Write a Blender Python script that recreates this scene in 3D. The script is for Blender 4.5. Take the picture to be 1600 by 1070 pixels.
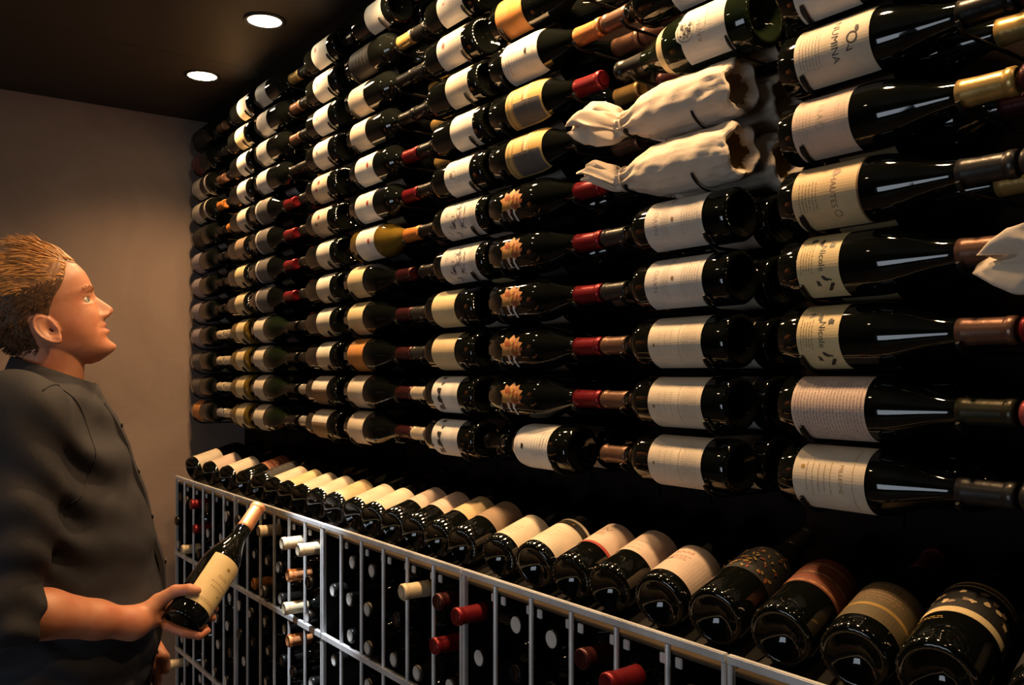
import bpy, bmesh, math, random
import numpy as np
from mathutils import Vector, Matrix, Euler
PI = math.pi
S = bpy.context.scene
COL = S.collection
for o in list(bpy.data.objects):
    bpy.data.objects.remove(o)
random.seed(7)

# ------------------------------------------------------------------ camera
# x runs along the bottle wall (towards -x it recedes to the grey end wall), y into the bottle wall, z up
cam_d = bpy.data.cameras.new('camera')
cam = bpy.data.objects.new('camera', cam_d); COL.objects.link(cam)
cam_d.sensor_width = 36.0; cam_d.lens = 31.5; cam_d.shift_y = 0.03125
cam_d.clip_start = 0.02
CZ = 1.5
cam.location = (0, 0, CZ)
cam.rotation_euler = (PI/2, 0, math.atan2(1400, 1013))
S.camera = cam

# ------------------------------------------------------------------ world, exposure
W = bpy.data.worlds.new('world'); S.world = W; W.use_nodes = True
W.node_tree.nodes['Background'].inputs[0].default_value = (0.010, 0.011, 0.014, 1)
W.node_tree.nodes['Background'].inputs[1].default_value = 1.0
S.view_settings.view_transform = 'Standard'; S.view_settings.look = 'None'
S.view_settings.gamma = 1.0; S.view_settings.use_curve_mapping = False
S.view_settings.exposure = 0.0

FX, NN = 1400.0, math.hypot(1400, 1013)
UA, UN = 1400/NN, 1013/NN                      # 0.810, 0.586
def xz2w(X, Z, h):                              # camera-side lateral / depth / height -> world
    return Vector((UN*X - UA*Z, UA*X + UN*Z, h))
def PX(px, py, Z):
    return xz2w((px-800)/1400*Z, Z, CZ + (585-py)/1400*Z)

CEIL = CZ + 0.935
XL, YB, YF, XR = -3.36, 1.175, -2.3, 1.6        # end wall, bottle wall, opposite wall, near wall

# cool fill light added behind a made-up opening in the unseen opposite wall
def area(name, loc, target, size, sizey, power, color):
    d = bpy.data.lights.new(name, 'AREA'); d.shape = 'RECTANGLE'; d.size = size; d.size_y = sizey
    d.energy = power; d.color = color
    o = bpy.data.objects.new(name, d); COL.objects.link(o); o.location = loc
    o.rotation_euler = (Vector(target)-Vector(loc)).to_track_quat('-Z', 'Y').to_euler()
    return o
area('cool_fill', (-0.55, YF-0.35, 0.75), (-0.9, 1.0, 1.0), 1.5, 1.0, 18, (0.80, 0.90, 1.0))
LAMP_X = [-2.838, -2.30, -1.763, -1.226, -0.69, -0.152, 0.385]
LAMP_Y = 0.858
WARM = (1.0, 0.60, 0.275)
WALL_SPOT = (38.0, 40.0, 42.0, 52.0, 31.0, 1.5, 1.0)
ROOM_FILL = 7.0

# ------------------------------------------------------------------ helpers
def link(name, me, parent=None):
    o = bpy.data.objects.new(name, me); COL.objects.link(o)
    if parent: o.parent = parent
    return o
def tag(o, label=None, cat=None, group=None, kind=None):
    if label: o['label'] = label
    if cat: o['category'] = cat
    if group: o['group'] = group
    if kind: o['kind'] = kind
    return o
def empty(name, loc=(0, 0, 0), rot=(0, 0, 0)):
    o = bpy.data.objects.new(name, None); COL.objects.link(o)
    o.location = loc; o.rotation_euler = rot; o.empty_display_size = 0.05
    return o
def copy_tree(o, parent=None, skip=()):
    c = o.copy(); COL.objects.link(c)
    if parent: c.parent = parent
    for ch in o.children:
        copy_tree(ch, c)
    return c

class MB:
    """collects polygons, builds one mesh"""
    def __init__(s): s.v = []; s.f = []; s.m = []; s.mats = []
    def mi(s, mat):
        if mat not in s.mats: s.mats.append(mat)
        return s.mats.index(mat)
    def add(s, verts, faces, mat):
        b = len(s.v); i = s.mi(mat)
        s.v += [tuple(p) for p in verts]
        for f in faces: s.f.append([b+k for k in f]); s.m.append(i)
    def box(s, x0, x1, y0, y1, z0, z1, mat):
        vs = [(x, y, z) for x in (x0, x1) for y in (y0, y1) for z in (z0, z1)]
        s.add(vs, [(0, 1, 3, 2), (4, 6, 7, 5), (0, 4, 5, 1), (2, 3, 7, 6), (0, 2, 6, 4), (1, 5, 7, 3)], mat)
    def lathe(s, prof, seg, mat, close0=True, close1=True, wob=None):
        """profile of (s, r) about the x axis"""
        vs = []; fs = []
        n = len(prof)
        for i, (a, r) in enumerate(prof):
            for k in range(seg):
                t = 2*PI*k/seg
                rr, aa = r, a
                if wob: aa, rr = wob(i, k, a, r)
                vs.append((aa, -rr*math.cos(t), -rr*math.sin(t)))
        for i in range(n-1):
            for k in range(seg):
                k2 = (k+1) % seg
                fs.append((i*seg+k, (i+1)*seg+k, (i+1)*seg+k2, i*seg+k2))
        if close0: fs.append([k for k in range(seg)])
        if close1: fs.append([(n-1)*seg+k for k in reversed(range(seg))])
        s.add(vs, fs, mat)
    def tube(s, pts, rads, seg, mat):
        pts = [Vector(p) for p in pts]; vs = []; fs = []
        n = len(pts); up = Vector((0, 0, 1))
        for i, p in enumerate(pts):
            d = (pts[min(i+1, n-1)]-pts[max(i-1, 0)]).normalized()
            a = d.cross(up)
            if a.length < 1e-3: a = d.cross(Vector((1, 0, 0)))
            a.normalize(); b = d.cross(a)
            r = rads[i] if isinstance(rads, (list, tuple)) else rads
            for k in range(seg):
                t = 2*PI*k/seg
                vs.append(p + a*r*math.cos(t) + b*r*math.sin(t))
        for i in range(n-1):
            for k in range(seg):
                k2 = (k+1) % seg
                fs.append((i*seg+k, i*seg+k2, (i+1)*seg+k2, (i+1)*seg+k))
        fs.append([k for k in reversed(range(seg))]); fs.append([(n-1)*seg+k for k in range(seg)])
        s.add(vs, fs, mat)
    def mesh(s, name, smooth=False, sharp=None):
        me = bpy.data.meshes.new(name)
        me.from_pydata(s.v, [], s.f)
        for m in s.mats: me.materials.append(m)
        me.polygons.foreach_set('material_index', s.m)
        if smooth:
            me.polygons.foreach_set('use_smooth', [True]*len(me.polygons))
        me.update()
        bm = bmesh.new(); bm.from_mesh(me)
        bmesh.ops.recalc_face_normals(bm, faces=bm.faces)
        if sharp is not None:
            for e in bm.edges:
                if len(e.link_faces) == 2 and e.calc_face_angle(0) > sharp: e.smooth = False
        bm.to_mesh(me); bm.free()
        return me
    def build(s, name, parent=None, smooth=False, sharp=None, bevel=0):
        me = s.mesh(name, smooth, sharp)
        if bevel:
            bm = bmesh.new(); bm.from_mesh(me)
            bmesh.ops.bevel(bm, geom=bm.edges[:], offset=bevel, segments=2, affect='EDGES')
            bm.to_mesh(me); bm.free()
        return link(name, me, parent)

def fbm(p, s, o=3):
    from mathutils import noise
    return noise.fractal(Vector(p)*s, 1.0, 2.0, o)

# ------------------------------------------------------------------ materials
def mat(name, color, rough=0.5, metal=0.0, var=0.0, vscale=20.0, bump=0.0, bscale=60.0, spec=0.5,
        coat=0.0, emit=None, estr=0.0, trans=0.0, sss=0.0, rvar=0.0, stretch=(1, 1, 1), color2=None, ior=1.5):
    m = bpy.data.materials.new(name); m.use_nodes = True
    nt = m.node_tree; N = nt.nodes; L = nt.links
    b = N['Principled BSDF']
    b.inputs['Base Color'].default_value = (*color, 1); b.inputs['Roughness'].default_value = rough
    b.inputs['Metallic'].default_value = metal; b.inputs['Specular IOR Level'].default_value = spec
    b.inputs['Coat Weight'].default_value = coat; b.inputs['Coat Roughness'].default_value = 0.05
    b.inputs['IOR'].default_value = ior
    b.inputs['Transmission Weight'].default_value = trans
    if sss:
        b.inputs['Subsurface Weight'].default_value = sss
        b.inputs['Subsurface Radius'].default_value = (0.012, 0.005, 0.003)
        b.inputs['Subsurface Scale'].default_value = 0.5
    if emit:
        b.inputs['Emission Color'].default_value = (*emit, 1); b.inputs['Emission Strength'].default_value = estr
    tc = N.new('ShaderNodeTexCoord'); mp = N.new('ShaderNodeMapping'); mp.inputs['Scale'].default_value = stretch
    L.new(tc.outputs['Object'], mp.inputs[0])
    nz = N.new('ShaderNodeTexNoise'); nz.inputs['Scale'].default_value = vscale; nz.inputs['Detail'].default_value = 4
    L.new(mp.outputs[0], nz.inputs['Vector'])
    if var or color2:
        mx = N.new('ShaderNodeMix'); mx.data_type = 'RGBA'
        c2 = color2 if color2 else tuple(max(0, c*(1-var)) for c in color)
        mx.inputs[6].default_value = (*color, 1); mx.inputs[7].default_value = (*c2, 1)
        rp = N.new('ShaderNodeValToRGB'); rp.color_ramp.elements[0].position = 0.35; rp.color_ramp.elements[1].position = 0.68
        L.new(nz.outputs['Fac'], rp.inputs[0]); L.new(rp.outputs[0], mx.inputs[0])
        L.new(mx.outputs[2], b.inputs['Base Color'])
    if rvar:
        mr = N.new('ShaderNodeMapRange'); mr.inputs['To Min'].default_value = max(0.0, rough-rvar); mr.inputs['To Max'].default_value = rough+rvar
        L.new(nz.outputs['Fac'], mr.inputs[0]); L.new(mr.outputs[0], b.inputs['Roughness'])
    if bump:
        n2 = N.new('ShaderNodeTexNoise'); n2.inputs['Scale'].default_value = bscale; n2.inputs['Detail'].default_value = 5
        L.new(mp.outputs[0], n2.inputs['Vector'])
        bp = N.new('ShaderNodeBump'); bp.inputs['Strength'].default_value = bump; bp.inputs['Distance'].default_value = 0.002
        L.new(n2.outputs['Fac'], bp.inputs['Height']); L.new(bp.outputs[0], b.inputs['Normal'])
    return m

M = {}
def defmat(key, *a, **k): M[key] = mat(key, *a, **k)
defmat('glass_dark', (0.0030, 0.0036, 0.0030), 0.04, spec=0.55, rvar=0.02, vscale=9)
defmat('glass_green', (0.007, 0.011, 0.005), 0.04, spec=0.55, rvar=0.02, vscale=9)
defmat('glass_gold', (0.20, 0.125, 0.018), 0.06, spec=0.55, trans=0.25, var=0.4, vscale=12)
def paper(key, c, var=0.12): defmat(key, c, 0.62, var=var, vscale=35, bump=0.08, bscale=300)
paper('p_cream', (0.66, 0.56, 0.43)); paper('p_white', (0.74, 0.69, 0.61)); paper('p_tan', (0.62, 0.46, 0.25))
paper('p_yellow', (0.66, 0.52, 0.28)); paper('p_pink', (0.62, 0.47, 0.38)); paper('p_orange', (0.60, 0.24, 0.055))
paper('p_silver', (0.62, 0.57, 0.52)); paper('p_lilac', (0.34, 0.28, 0.29)); paper('p_gold', (0.50, 0.33, 0.11))
paper('p_black', (0.012, 0.011, 0.011)); paper('p_greydark', (0.10, 0.09, 0.085)); paper('p_brown', (0.30, 0.20, 0.13))
paper('p_maroon', (0.16, 0.035, 0.03)); paper('p_olive', (0.10, 0.075, 0.036)); paper('p_rust', (0.17, 0.05, 0.028))
def ink(key, c, metal=0.0, rough=0.5): defmat(key, c, rough, metal, var=0.2, vscale=80)
ink('i_black', (0.03, 0.025, 0.022)); ink('i_grey', (0.30, 0.26, 0.22)); ink('i_gold', (0.52, 0.33, 0.10), 0.4, 0.4)
ink('i_brown', (0.22, 0.12, 0.06)); ink('i_red', (0.38, 0.05, 0.035)); defmat('i_leaf', (0.52, 0.24, 0.085), 0.5, var=0.6, vscale=150); ink('i_leaf2', (0.27, 0.065, 0.022))
ink('i_white', (0.74, 0.72, 0.68)); ink('i_pinkish', (0.42, 0.30, 0.27)); ink('i_faint', (0.50, 0.40, 0.29)); ink('i_violet', (0.20, 0.16, 0.20))
def foil(key, c, rough=0.33, metal=0.55): defmat(key, c, rough, metal, var=0.25, vscale=40, bump=0.15, bscale=160)
foil('c_black', (0.012, 0.011, 0.011)); foil('c_red', (0.22, 0.013, 0.018)); foil('c_brown', (0.20, 0.10, 0.065))
foil('c_tan', (0.22, 0.115, 0.07)); foil('c_grey', (0.045, 0.042, 0.04)); foil('c_gold', (0.56, 0.36, 0.12)); foil('c_olive', (0.045, 0.04, 0.022))
foil('c_cream', (0.66, 0.54, 0.36), 0.45, 0.1); foil('c_copper', (0.75, 0.30, 0.10)); foil('c_tin', (0.78, 0.78, 0.76), 0.4, 0.15); foil('c_maroon', (0.06, 0.012, 0.014))
foil('c_orange', (0.62, 0.22, 0.045), 0.4, 0.3); foil('c_silver', (0.60, 0.58, 0.55)); foil('c_peach', (0.66, 0.27, 0.105), 0.35, 0.3)
foil('c_pinkred', (0.50, 0.10, 0.10))
defmat('cork', (0.52, 0.36, 0.20), 0.8, var=0.3, vscale=60)
defmat('peg_black', (0.010, 0.010, 0.010), 0.45, 0.0, rvar=0.1, spec=0.25)
defmat('strip_black', (0.006, 0.006, 0.006), 0.8, 0.0, spec=0.1, var=0.3)
defmat('rack_metal', (0.76, 0.78, 0.81), 0.36, 0.25, var=0.35, vscale=14, rvar=0.08, bump=0.06, bscale=90)
defmat('rack_dark', (0.030, 0.030, 0.032), 0.42, 0.6, var=0.3, vscale=10, rvar=0.1)
defmat('ledge', (0.075, 0.055, 0.036), 0.40, 0.15, var=0.5, vscale=9, stretch=(1, 5, 5), bump=0.15, bscale=30)
defmat('shelf_dark', (0.012, 0.010, 0.009), 0.55, 0.0, var=0.4, vscale=8)
defmat('cloth_bag', (0.66, 0.56, 0.46), 0.82, var=0.14, vscale=16, bump=0.5, bscale=55)

# ------------------------------------------------------------------ room shell
def wallmat(name, c1, c2, scale, rough, bump, swirl=False):
    m = bpy.data.materials.new(name); m.use_nodes = True
    nt = m.node_tree; N = nt.nodes; L = nt.links; b = N['Principled BSDF']
    b.inputs['Roughness'].default_value = rough; b.inputs['Specular IOR Level'].default_value = 0.25 if swirl else 0.08
    tc = N.new('ShaderNodeTexCoord')
    n1 = N.new('ShaderNodeTexNoise'); n1.inputs['Scale'].default_value = scale; n1.inputs['Detail'].default_value = 7; n1.inputs['Roughness'].default_value = 0.62
    n1.inputs['Distortion'].default_value = 1.6 if swirl else 0.2
    L.new(tc.outputs['Object'], n1.inputs['Vector'])
    r = N.new('ShaderNodeValToRGB'); r.color_ramp.elements[0].position = 0.3; r.color_ramp.elements[1].position = 0.72
    r.color_ramp.elements[0].color = (*c1, 1); r.color_ramp.elements[1].color = (*c2, 1)
    L.new(n1.outputs['Fac'], r.inputs[0]); L.new(r.outputs[0], b.inputs['Base Color'])
    n2 = N.new('ShaderNodeTexNoise'); n2.inputs['Scale'].default_value = scale*6; n2.inputs['Detail'].default_value = 6; n2.inputs['Distortion'].default_value = 1.0 if swirl else 0
    L.new(tc.outputs['Object'], n2.inputs['Vector'])
    bp = N.new('ShaderNodeBump'); bp.inputs['Strength'].default_value = bump; bp.inputs['Distance'].default_value = 0.01
    L.new(n2.outputs['Fac'], bp.inputs['Height']); L.new(bp.outputs[0], b.inputs['Normal'])
    return m
m_plaster = wallmat('plaster_grey', (0.235, 0.172, 0.142), (0.330, 0.246, 0.205), 1.6, 0.85, 0.20, True)
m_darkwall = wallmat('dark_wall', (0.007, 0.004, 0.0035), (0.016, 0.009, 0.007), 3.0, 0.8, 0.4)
m_floor = wallmat('dark_floor', (0.06, 0.05, 0.042), (0.10, 0.085, 0.07), 2.0, 0.45, 0.05)

def ceiling_mat():
    m = bpy.data.materials.new('ceiling_tiles'); m.use_nodes = True
    nt = m.node_tree; N = nt.nodes; L = nt.links; b = N['Principled BSDF']
    tc = N.new('ShaderNodeTexCoord'); mp = N.new('ShaderNodeMapping'); mp.inputs['Location'].default_value = (0.29, 0.2, 0)
    L.new(tc.outputs['Object'], mp.inputs[0])
    br = N.new('ShaderNodeTexBrick'); br.offset = 0; br.inputs['Scale'].default_value = 1.0
    br.inputs['Brick Width'].default_value = 0.60; br.inputs['Row Height'].default_value = 1.2
    br.inputs['Mortar Size'].default_value = 0.010
    br.inputs['Color1'].default_value = (0.016, 0.011, 0.009, 1); br.inputs['Color2'].default_value = (0.019, 0.013, 0.010, 1)
    br.inputs['Mortar'].default_value = (0.004, 0.003, 0.003, 1)
    L.new(mp.outputs[0], br.inputs['Vector']); L.new(br.outputs['Color'], b.inputs['Base Color'])
    b.inputs['Roughness'].default_value = 0.6
    return m

def slab(name, x0, x1, y0, y1, z0, z1, m):
    b = MB(); b.box(x0, x1, y0, y1, z0, z1, m)
    o = b.build(name); o['kind'] = 'structure'; return o
slab('floor', XL-0.1, XR+0.1, YF-0.1, YB+0.1, -0.1, 0.0, m_floor)
slab('ceiling', XL-0.1, XR+0.1, YF-0.1, YB+0.1, CEIL, CEIL+0.1, ceiling_mat())
slab('wall_left', XL-0.1, XL, YF-0.1, YB+0.1, 0, CEIL, m_plaster)
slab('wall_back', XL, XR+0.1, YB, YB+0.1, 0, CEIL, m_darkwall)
slab('wall_right', XR, XR+0.1, YF-0.1, YB, 0, CEIL, m_darkwall)
def wall_front():
    b = MB(); x0, x1, zt, zb = -1.35, 0.25, 1.70, 0.30       # made-up opening that lets in the added fill light
    b.box(XL, x0, YF-0.1, YF, 0, CEIL, m_darkwall); b.box(x1, XR, YF-0.1, YF, 0, CEIL, m_darkwall)
    b.box(x0, x1, YF-0.1, YF, zt, CEIL, m_darkwall); b.box(x0, x1, YF-0.1, YF, 0, zb, m_darkwall)
    o = b.build('wall_front'); o['kind'] = 'structure'
    t = MB(); w = 0.05
    for (a0, a1, c0, c1) in ((x0-w, x0, zb-w, zt+w), (x1, x1+w, zb-w, zt+w), (x0, x1, zt, zt+w), (x0, x1, zb-w, zb)):
        t.box(a0, a1, YF-0.01, YF+0.02, c0, c1, M['rack_dark'])
    o = t.build('added_window_1', bevel=0.003); o['kind'] = 'structure'  # frame round the added opening
wall_front()

# ------------------------------------------------------------------ ceiling downlights
m_lens = mat('lamp_lens', (0.9, 0.85, 0.75), 0.4, emit=(1.0, 0.80, 0.52), estr=40.0)
def downlight(x, y, power, label, spot=True, size=132, blend=0.9):
    t = empty('ceiling_downlight', (x, y, CEIL))
    tag(t, label, 'ceiling light', 'recessed ceiling downlights')
    r = MB()
    prof = [(0.0, 0.055), (0.003, 0.055), (0.005, 0.050), (0.004, 0.044), (0.0005, 0.043)]
    vs = []; fs = []; sg = 40
    for (d, rr) in prof:
        for k in range(sg):
            a = 2*PI*k/sg; vs.append((rr*math.cos(a), rr*math.sin(a), -d))
    for i in range(len(prof)-1):
        for k in range(sg): fs.append((i*sg+k, i*sg+(k+1) % sg, (i+1)*sg+(k+1) % sg, (i+1)*sg+k))
    r.add(vs, fs, M['rack_dark']); r.build('trim_ring', t, smooth=True)
    l = MB(); vs = [(0, 0, -0.0055)]; fs = []
    for (rr, d) in ((0.022, 0.005), (0.043, 0.002)):
        for k in range(sg):
            a = 2*PI*k/sg; vs.append((rr*math.cos(a), rr*math.sin(a), -d))
    for k in range(sg):
        k2 = (k+1) % sg
        fs.append((0, 1+k, 1+k2)); fs.append((1+k, 1+sg+k, 1+sg+k2, 1+k2))
    l.add(vs, fs, m_lens); l.build('lens', t, smooth=True)
    d = bpy.data.lights.new('downlight_beam', 'SPOT'); d.energy = power; d.color = WARM; d.spot_size = math.radians(size); d.spot_blend = blend
    d.shadow_soft_size = 0.035
    o = link('downlight_beam', d, t); o.location = (0, 0, -0.035)
    return t
LN = ['round downlight nearest the grey end wall', 'round downlight second from the grey end wall',
      'round downlight third from the grey end wall', 'round downlight fourth from the grey end wall',
      'round downlight fifth from the grey end wall', 'round downlight sixth from the grey end wall', 'round downlight farthest from the grey end wall']
for i, x in enumerate(LAMP_X):
    downlight(x, LAMP_Y, WALL_SPOT[i], LN[i] + ', above the bottles')
for i, x in enumerate((-2.3, -1.2, -0.1)):  # unseen ceiling row added to give the room fill light
    downlight(x, -0.25, ROOM_FILL, ('added unseen fill downlight over the room, ' + ('left end of its row', 'middle of its row', 'right end of its row')[i]), size=120)

COOL = downlight(-1.95, 0.50, 300.0, 'added unseen cool downlight that brightens the rack fronts', size=19, blend=0.55)  # unseen cool spot added to whiten the rack bars
for ch in COOL.children:
    if ch.type == 'LIGHT':
        ch.data.color = (0.86, 0.93, 1.0)
        ch.rotation_euler = (Vector((-1.95, 0.85, 0.42))-Vector((-1.95, 0.50, CEIL))).to_track_quat('-Z', 'Y').to_euler()

# ------------------------------------------------------------------ bottles
def prof_bordeaux(L=0.285, r=0.0385):
    return [(0.018, 0.001), (0.016, 0.012), (0.009, 0.022), (0.003, 0.0285), (0.0, 0.032), (0.0012, r-0.0025), (0.006, r), (0.05, r), (0.11, r), (0.172, r),
            (0.182, r-0.0012), (0.190, r-0.0045), (0.198, r-0.0105), (0.206, r-0.0165), (0.215, r-0.0205), (0.226, 0.0150), (0.24, 0.0142), (L-0.012, 0.0138),
            (L-0.011, 0.0146), (L-0.004, 0.0146), (L-0.003, 0.0132)]
def prof_burgundy(L=0.285, r=0.0405):
    return [(0.018, 0.001), (0.016, 0.012), (0.009, 0.023), (0.003, 0.030), (0.0, 0.034), (0.0012, r-0.0025), (0.006, r), (0.05, r), (0.10, r), (0.125, r),
            (0.138, r-0.001), (0.152, r-0.0038), (0.166, r-0.0085), (0.180, r-0.0142), (0.194, r-0.0190), (0.208, r-0.0228), (0.222, 0.0158), (0.24, 0.0147), (L-0.012, 0.0140),
            (L-0.011, 0.0150), (L-0.004, 0.0150), (L-0.003, 0.0132)]
def prof_champagne(L=0.29, r=0.0435):
    return [(0.022, 0.001), (0.019, 0.013), (0.010, 0.024), (0.003, 0.032), (0.0, 0.036), (0.0012, r-0.003), (0.006, r), (0.06, r), (0.12, r), (0.14, r-0.0008),
            (0.155, r-0.0035), (0.17, r-0.008), (0.185, r-0.0135), (0.20, r-0.0185), (0.215, 0.0195), (0.235, 0.0162), (L-0.014, 0.0150),
            (L-0.012, 0.0165), (L-0.004, 0.0165), (L-0.003, 0.0145)]
def prof_rhone(): return [(s_*1.035 if s_ > .12 else s_, r_) for (s_, r_) in prof_burgundy(0.292, 0.0378)]
BT = {}
def bottle_shape(kind):
    if kind in BT: return BT[kind]
    prof = {'bord': prof_bordeaux, 'burg': prof_burgundy, 'champ': prof_champagne, 'rhone': prof_rhone}[kind]()
    seg = 64
    def wob(i, k, a, r):                       # knurled heel of the base
        if i in (4, 5) and k % 2: return a+0.0016, r-0.0007
        return a, r
    b = MB(); b.lathe(prof, seg, M['glass_dark'], True, True, wob)
    base = b
    L = prof[-1][0]+0.003; cs = {'burg': 0.222, 'rhone': 0.236}.get(kind, 0.226)
    def rad(s):
        body = prof[6:]
        for (s0, r0), (s1, r1) in zip(body, body[1:]):
            if s0 <= s <= s1: return r0+(r1-r0)*(s-s0)/(s1-s0)
        return body[0][1] if s < body[0][0] else body[-1][1]
    e = 0.0007
    cp = [(cs, rad(cs)+e*0.3), (cs+0.0005, rad(cs)+e)] + [(s, rad(s)+e) for s in np.linspace(cs+0.008, L-0.013, 5)]
    cp += [(L-0.0122, rad(L-0.0121)+e), (L-0.0105, rad(L-0.010)+e+0.0003), (L-0.003, rad(L-0.004)+e+0.0002), (L, rad(L-0.004)-0.0012), (L+0.0008, 0.010), (L+0.0006, 0.0095), (L+0.0006, 0.001)]
    c = MB(); c.lathe(cp[:-2], 32, M['c_black'], True, False); c.lathe(cp[-4:], 32, M['c_tin'], False, True)
    BT[kind] = dict(base=base, cap=c, rad=rad, L=L, r=prof[6][1], meshes={}, caps={})
    return BT[kind]
def glass_mesh(kind, gm):
    t = bottle_shape(kind)
    if gm not in t['meshes']:
        b = t['base']; b.mats = [M[gm]]
        t['meshes'][gm] = b.mesh('glass_body', True, math.radians(50))
    return t['meshes'][gm]
def cap_mesh(kind, cm):
    t = bottle_shape(kind)
    if cm not in t['caps']:
        b = t['cap']; b.mats = [M[cm[:-4] if cm.endswith('+tin') else cm], M['c_tin' if cm.endswith('+tin') else cm]]
        t['caps'][cm] = b.mesh('capsule', True, math.radians(50))
    return t['caps'][cm]

def text_mesh(s, size):
    cu = bpy.data.curves.new('t', 'FONT'); cu.body = s; cu.size = size; cu.align_x = 'CENTER'; cu.align_y = 'CENTER'; cu.resolution_u = 2
    o = bpy.data.objects.new('t', cu); COL.objects.link(o)
    dg = bpy.context.evaluated_depsgraph_get()
    me = bpy.data.meshes.new_from_object(o.evaluated_get(dg))
    vs = [v.co.copy() for v in me.vertices]; fs = [list(p.vertices) for p in me.polygons]
    bpy.data.objects.remove(o); bpy.data.curves.remove(cu); bpy.data.meshes.remove(me)
    return vs, fs

class Label:
    """sheet bent on the bottle: u across (rightwards when read), v up (towards the neck)"""
    def __init__(s, kind, s0, s1, arc, pm, off=0.0005):
        s.t = bottle_shape(kind); s.s0, s.s1 = s0, s1; s.arc = math.radians(arc); s.b = MB(); s.off = off; s.lay = 0
        s.vc = (s0+s1)/2; s.H = s1-s0
        s.r = s.t['rad'](s.vc); s.Wd = 2*s.arc*s.r
        if pm:
            nu, nv = 28, 18
            for lay, oo in ((0, off), ):
                vs = []; fs = []
                for i in range(nv+1):
                    for j in range(nu+1):
                        vs.append(s.pos((j/nu-0.5)*s.Wd, (i/nv-0.5)*s.H, oo))
                for i in range(nv):
                    for j in range(nu):
                        a = i*(nu+1)+j; fs.append((a, a+1, a+nu+2, a+nu+1))
                s.b.add(vs, fs, M[pm])
    def pos(s, u, v, off):
        ph = u/s.r; sx = s.vc+v; rr = s.t['rad'](sx)+off
        return (sx, -rr*math.cos(ph), -rr*math.sin(ph))
    def next(s):
        s.lay += 1; return s.off+0.00012+0.00004*s.lay
    def rect(s, u0, u1, v0, v1, m, off=None):
        off = off or s.next(); n = max(1, int(abs(u1-u0)/0.004)); k = max(1, int(abs(v1-v0)/0.01))
        vs = [s.pos(u0+(u1-u0)*j/n, v0+(v1-v0)*i/k, off) for i in range(k+1) for j in range(n+1)]
        s.b.add(vs, [(i*(n+1)+j, i*(n+1)+j+1, (i+1)*(n+1)+j+1, (i+1)*(n+1)+j) for i in range(k) for j in range(n)], M[m])
    def fan(s, c, pts, m, n=5):
        """filled outline, split finely so that it follows the round glass"""
        off = s.next()
        for p, q in zip(pts, pts[1:]+pts[:1]):
            idx = {}; vs = []; fs = []
            for i in range(n+1):
                for j in range(n+1-i):
                    a, b = i/n, j/n
                    idx[i, j] = len(vs)
                    vs.append(s.pos(c[0]+(p[0]-c[0])*a+(q[0]-c[0])*b, c[1]+(p[1]-c[1])*a+(q[1]-c[1])*b, off))
            for i in range(n):
                for j in range(n-i):
                    fs.append((idx[i, j], idx[i+1, j], idx[i, j+1]))
                    if i+j < n-1: fs.append((idx[i+1, j], idx[i+1, j+1], idx[i, j+1]))
            s.b.add(vs, fs, M[m])
    def blob(s, u, v, ru, rv, m, n=14, jag=0.0, rot=0.0, seed=0):
        R = random.Random(seed); pts = []
        for k in range(n):
            a = 2*PI*k/n; q = 1+jag*R.uniform(-1, 1)
            du, dv = ru*q*math.cos(a), rv*q*math.sin(a)
            pts.append((u+du*math.cos(rot)-dv*math.sin(rot), v+du*math.sin(rot)+dv*math.cos(rot)))
        s.fan((u, v), pts, m, 3 if max(ru, rv) > 0.003 else 1)
    def ring(s, u, v, r0, r1, m, n=24):
        off = s.next(); vs = []
        for k in range(n):
            a = 2*PI*k/n
            vs += [s.pos(u+r0*math.cos(a), v+r0*math.sin(a), off), s.pos(u+r1*math.cos(a), v+r1*math.sin(a), off)]
        s.b.add(vs, [(2*k, 2*k+1, (2*k+3) % (2*n), (2*k+2) % (2*n)) for k in range(n)], M[m])
    def lines(s, v0, v1, n, wid, th, m, seed=0, u0=0.0):
        R = random.Random(seed); off = s.next()
        for i in range(n):
            v = v0+(v1-v0)*i/max(1, n-1); w = wid*R.uniform(0.65, 1.0); u = u0-w/2
            while u < u0+w/2:                   # broken into words
                l = R.uniform(0.003, 0.008); s.rect(u, min(u+l, u0+w/2), v-th/2, v+th/2, m, off); u += l+0.0014
    def text(s, st, size, u, v, m):
        vs, fs = text_mesh(st, size); off = s.next()
        s.b.add([s.pos(u+p.x, v+p.y, off) for p in vs], fs, M[m])
    def stroke(s, pts, w, m):
        off = s.next()
        for (p, q) in zip(pts, pts[1:]):
            d = Vector((q[0]-p[0], q[1]-p[1])); l = d.length or 1e-6; nrm = Vector((-d.y, d.x))/l*w/2
            vs = [s.pos(p[0]+nrm.x, p[1]+nrm.y, off), s.pos(p[0]-nrm.x, p[1]-nrm.y, off), s.pos(q[0]-nrm.x, q[1]-nrm.y, off), s.pos(q[0]+nrm.x, q[1]+nrm.y, off)]
            s.b.add(vs, [(0, 1, 2, 3)], M[m])
    def mesh(s, name='label'): return s.b.mesh(name, False)

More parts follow.
